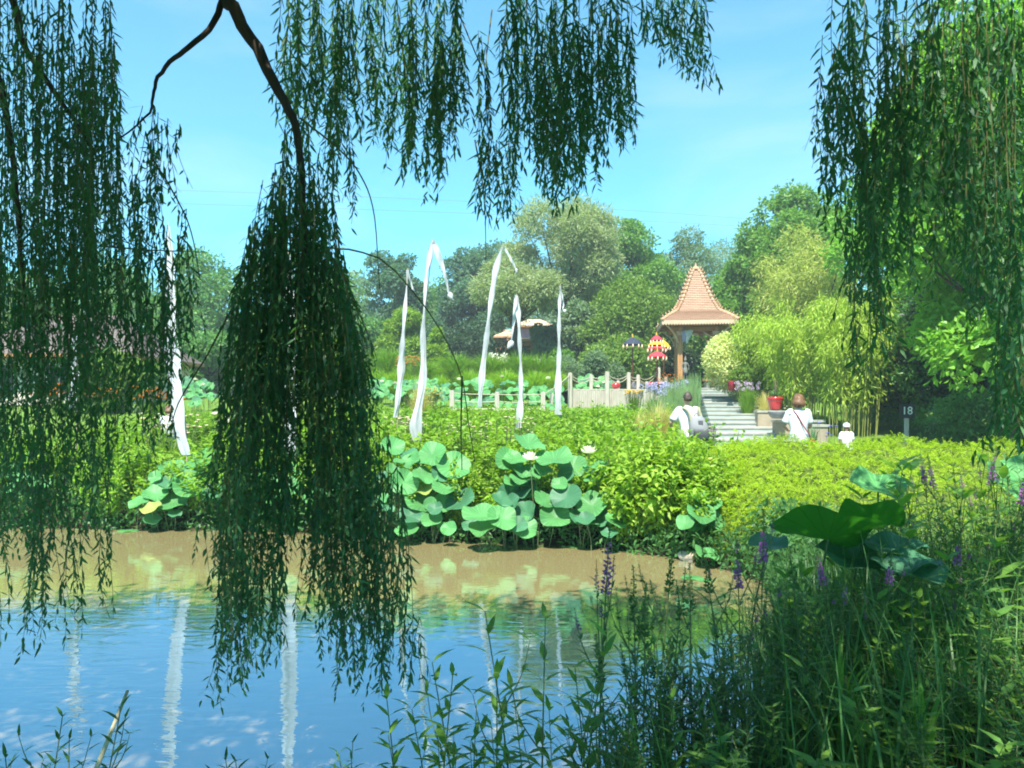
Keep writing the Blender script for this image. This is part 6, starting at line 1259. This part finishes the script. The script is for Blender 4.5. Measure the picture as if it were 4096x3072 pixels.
lotus_clump('lotus_plant', 'pale green lotus leaf cut by the right edge of the picture', [(1026, 484, 62, 36)], [], 54, 6.2, 6.4, 'lotus plants on the near bank')
def swords(label, px, py, d, w, n, bw, mat, seed):
    c = P(px, py, d); gz = float(ground_z(c[0], d)) - .02; g = tuft_geo(seed, n, (c[2] - gz) / .93, w / F * d / 2, bw, .3, 7); tag(g.obj('sword_leaf_plant', M[mat], None, False, (c[0], d, gz)), label, 'wild plant', 'sword-leaved plants on the near bank')
swords('broad bright sword-shaped leaves catching the sun at the bottom right', 925, 668, 3.3, 70, 9, .020, 'forb_light', 91)  # lighter leaf colour carries the dappled sunlight on these blades
swords('upright sword leaves left of the sunlit broad ones', 838, 640, 3.6, 110, 26, .011, 'forb_light', 92)
swords('sword leaves at the water corner by the end of the mound', 790, 590, 4.6, 90, 26, .010, 'grass_dark', 93)

# ------------------------------------------------------------------ camera, sky, sun
cam = bpy.data.cameras.new('camera'); co = bpy.data.objects.new('camera', cam); COL.objects.link(co); co.location = (0, 0, EYE); co.rotation_euler = (math.pi / 2, 0, 0)
cam.sensor_width = 36; cam.lens = F / 1024 * 36; cam.shift_y = (HY - 384) / 1024; cam.clip_start = .05; cam.clip_end = 2000; scene.camera = co
SV = Vector(SUNV).normalized()
sun = bpy.data.lights.new('sun', 'SUN'); sun.energy = 4.7; sun.angle = R(.53); sun.color = (1.0, .955, .87); so2 = bpy.data.objects.new('sun', sun); COL.objects.link(so2); so2.rotation_euler = SV.to_track_quat('Z', 'Y').to_euler(); so2.location = SV * 60
w = bpy.data.worlds.new('World'); scene.world = w; w.use_nodes = True; nt = w.node_tree; bg = nt.nodes['Background']
sk = nt.nodes.new('ShaderNodeTexSky'); sk.sky_type = 'NISHITA'; sk.sun_disc = False; sk.sun_elevation = math.asin(SV.z); sk.sun_rotation = math.atan2(SV.x, SV.y); sk.air_density = 1.0; sk.dust_density = .6; sk.ozone_density = 1.0
hs_ = nt.nodes.new('ShaderNodeMix'); hs_.data_type = 'RGBA'; hs_.blend_type = 'MULTIPLY'; hs_.inputs[0].default_value = 1; hs_.inputs[7].default_value = (.37, .95, 1.0, 1); nt.links.new(sk.outputs[0], hs_.inputs[6])
tcw = nt.nodes.new('ShaderNodeTexCoord'); mpw = nt.nodes.new('ShaderNodeMapping'); mpw.inputs['Scale'].default_value = (1.2, 1.2, 4.5); nt.links.new(tcw.outputs['Generated'], mpw.inputs['Vector'])
nw = nt.nodes.new('ShaderNodeTexNoise'); nw.inputs['Scale'].default_value = 2.2; nw.inputs['Detail'].default_value = 7; nw.inputs['Distortion'].default_value = .5; nt.links.new(mpw.outputs[0], nw.inputs['Vector'])
rw = nt.nodes.new('ShaderNodeMapRange'); rw.inputs[1].default_value = .45; rw.inputs[2].default_value = .80; rw.inputs[3].default_value = 0; rw.inputs[4].default_value = .28; nt.links.new(nw.outputs[0], rw.inputs[0])
cw = nt.nodes.new('ShaderNodeMix'); cw.data_type = 'RGBA'; cw.inputs[7].default_value = (4.2, 4.4, 4.9, 1); nt.links.new(rw.outputs[0], cw.inputs[0]); nt.links.new(hs_.outputs[2], cw.inputs[6])
nt.links.new(cw.outputs[2], bg.inputs['Color']); bg.inputs['Strength'].default_value = .118
vs = scene.view_settings; vs.view_transform = 'Standard'; vs.look = 'None'; vs.exposure = 1.4; vs.gamma = 1.0; vs.use_curve_mapping = False
scene.cycles.use_denoising = True; scene.cycles.max_bounces = 8; scene.cycles.transparent_max_bounces = 8; scene.cycles.filter_width = 1.9
hz_ = Geo(); V, Q = box((0, 52, 23), (290, 130, 52)); hz_.add(V, Q); m, nt, N, Lk = nodes('haze'); pv = N.new('ShaderNodeVolumePrincipled'); pv.inputs['Color'].default_value = (.86, .93, 1, 1); pv.inputs['Density'].default_value = .0015; pv.inputs['Anisotropy'].default_value = .1; mo = N.new('ShaderNodeOutputMaterial'); Lk.new(pv.outputs[0], mo.inputs['Volume'])
tag(hz_.obj('haze', m), 'thin summer haze filling the garden air', 'haze', None, 'stuff')
scene.cycles.sample_clamp_indirect = 6.0
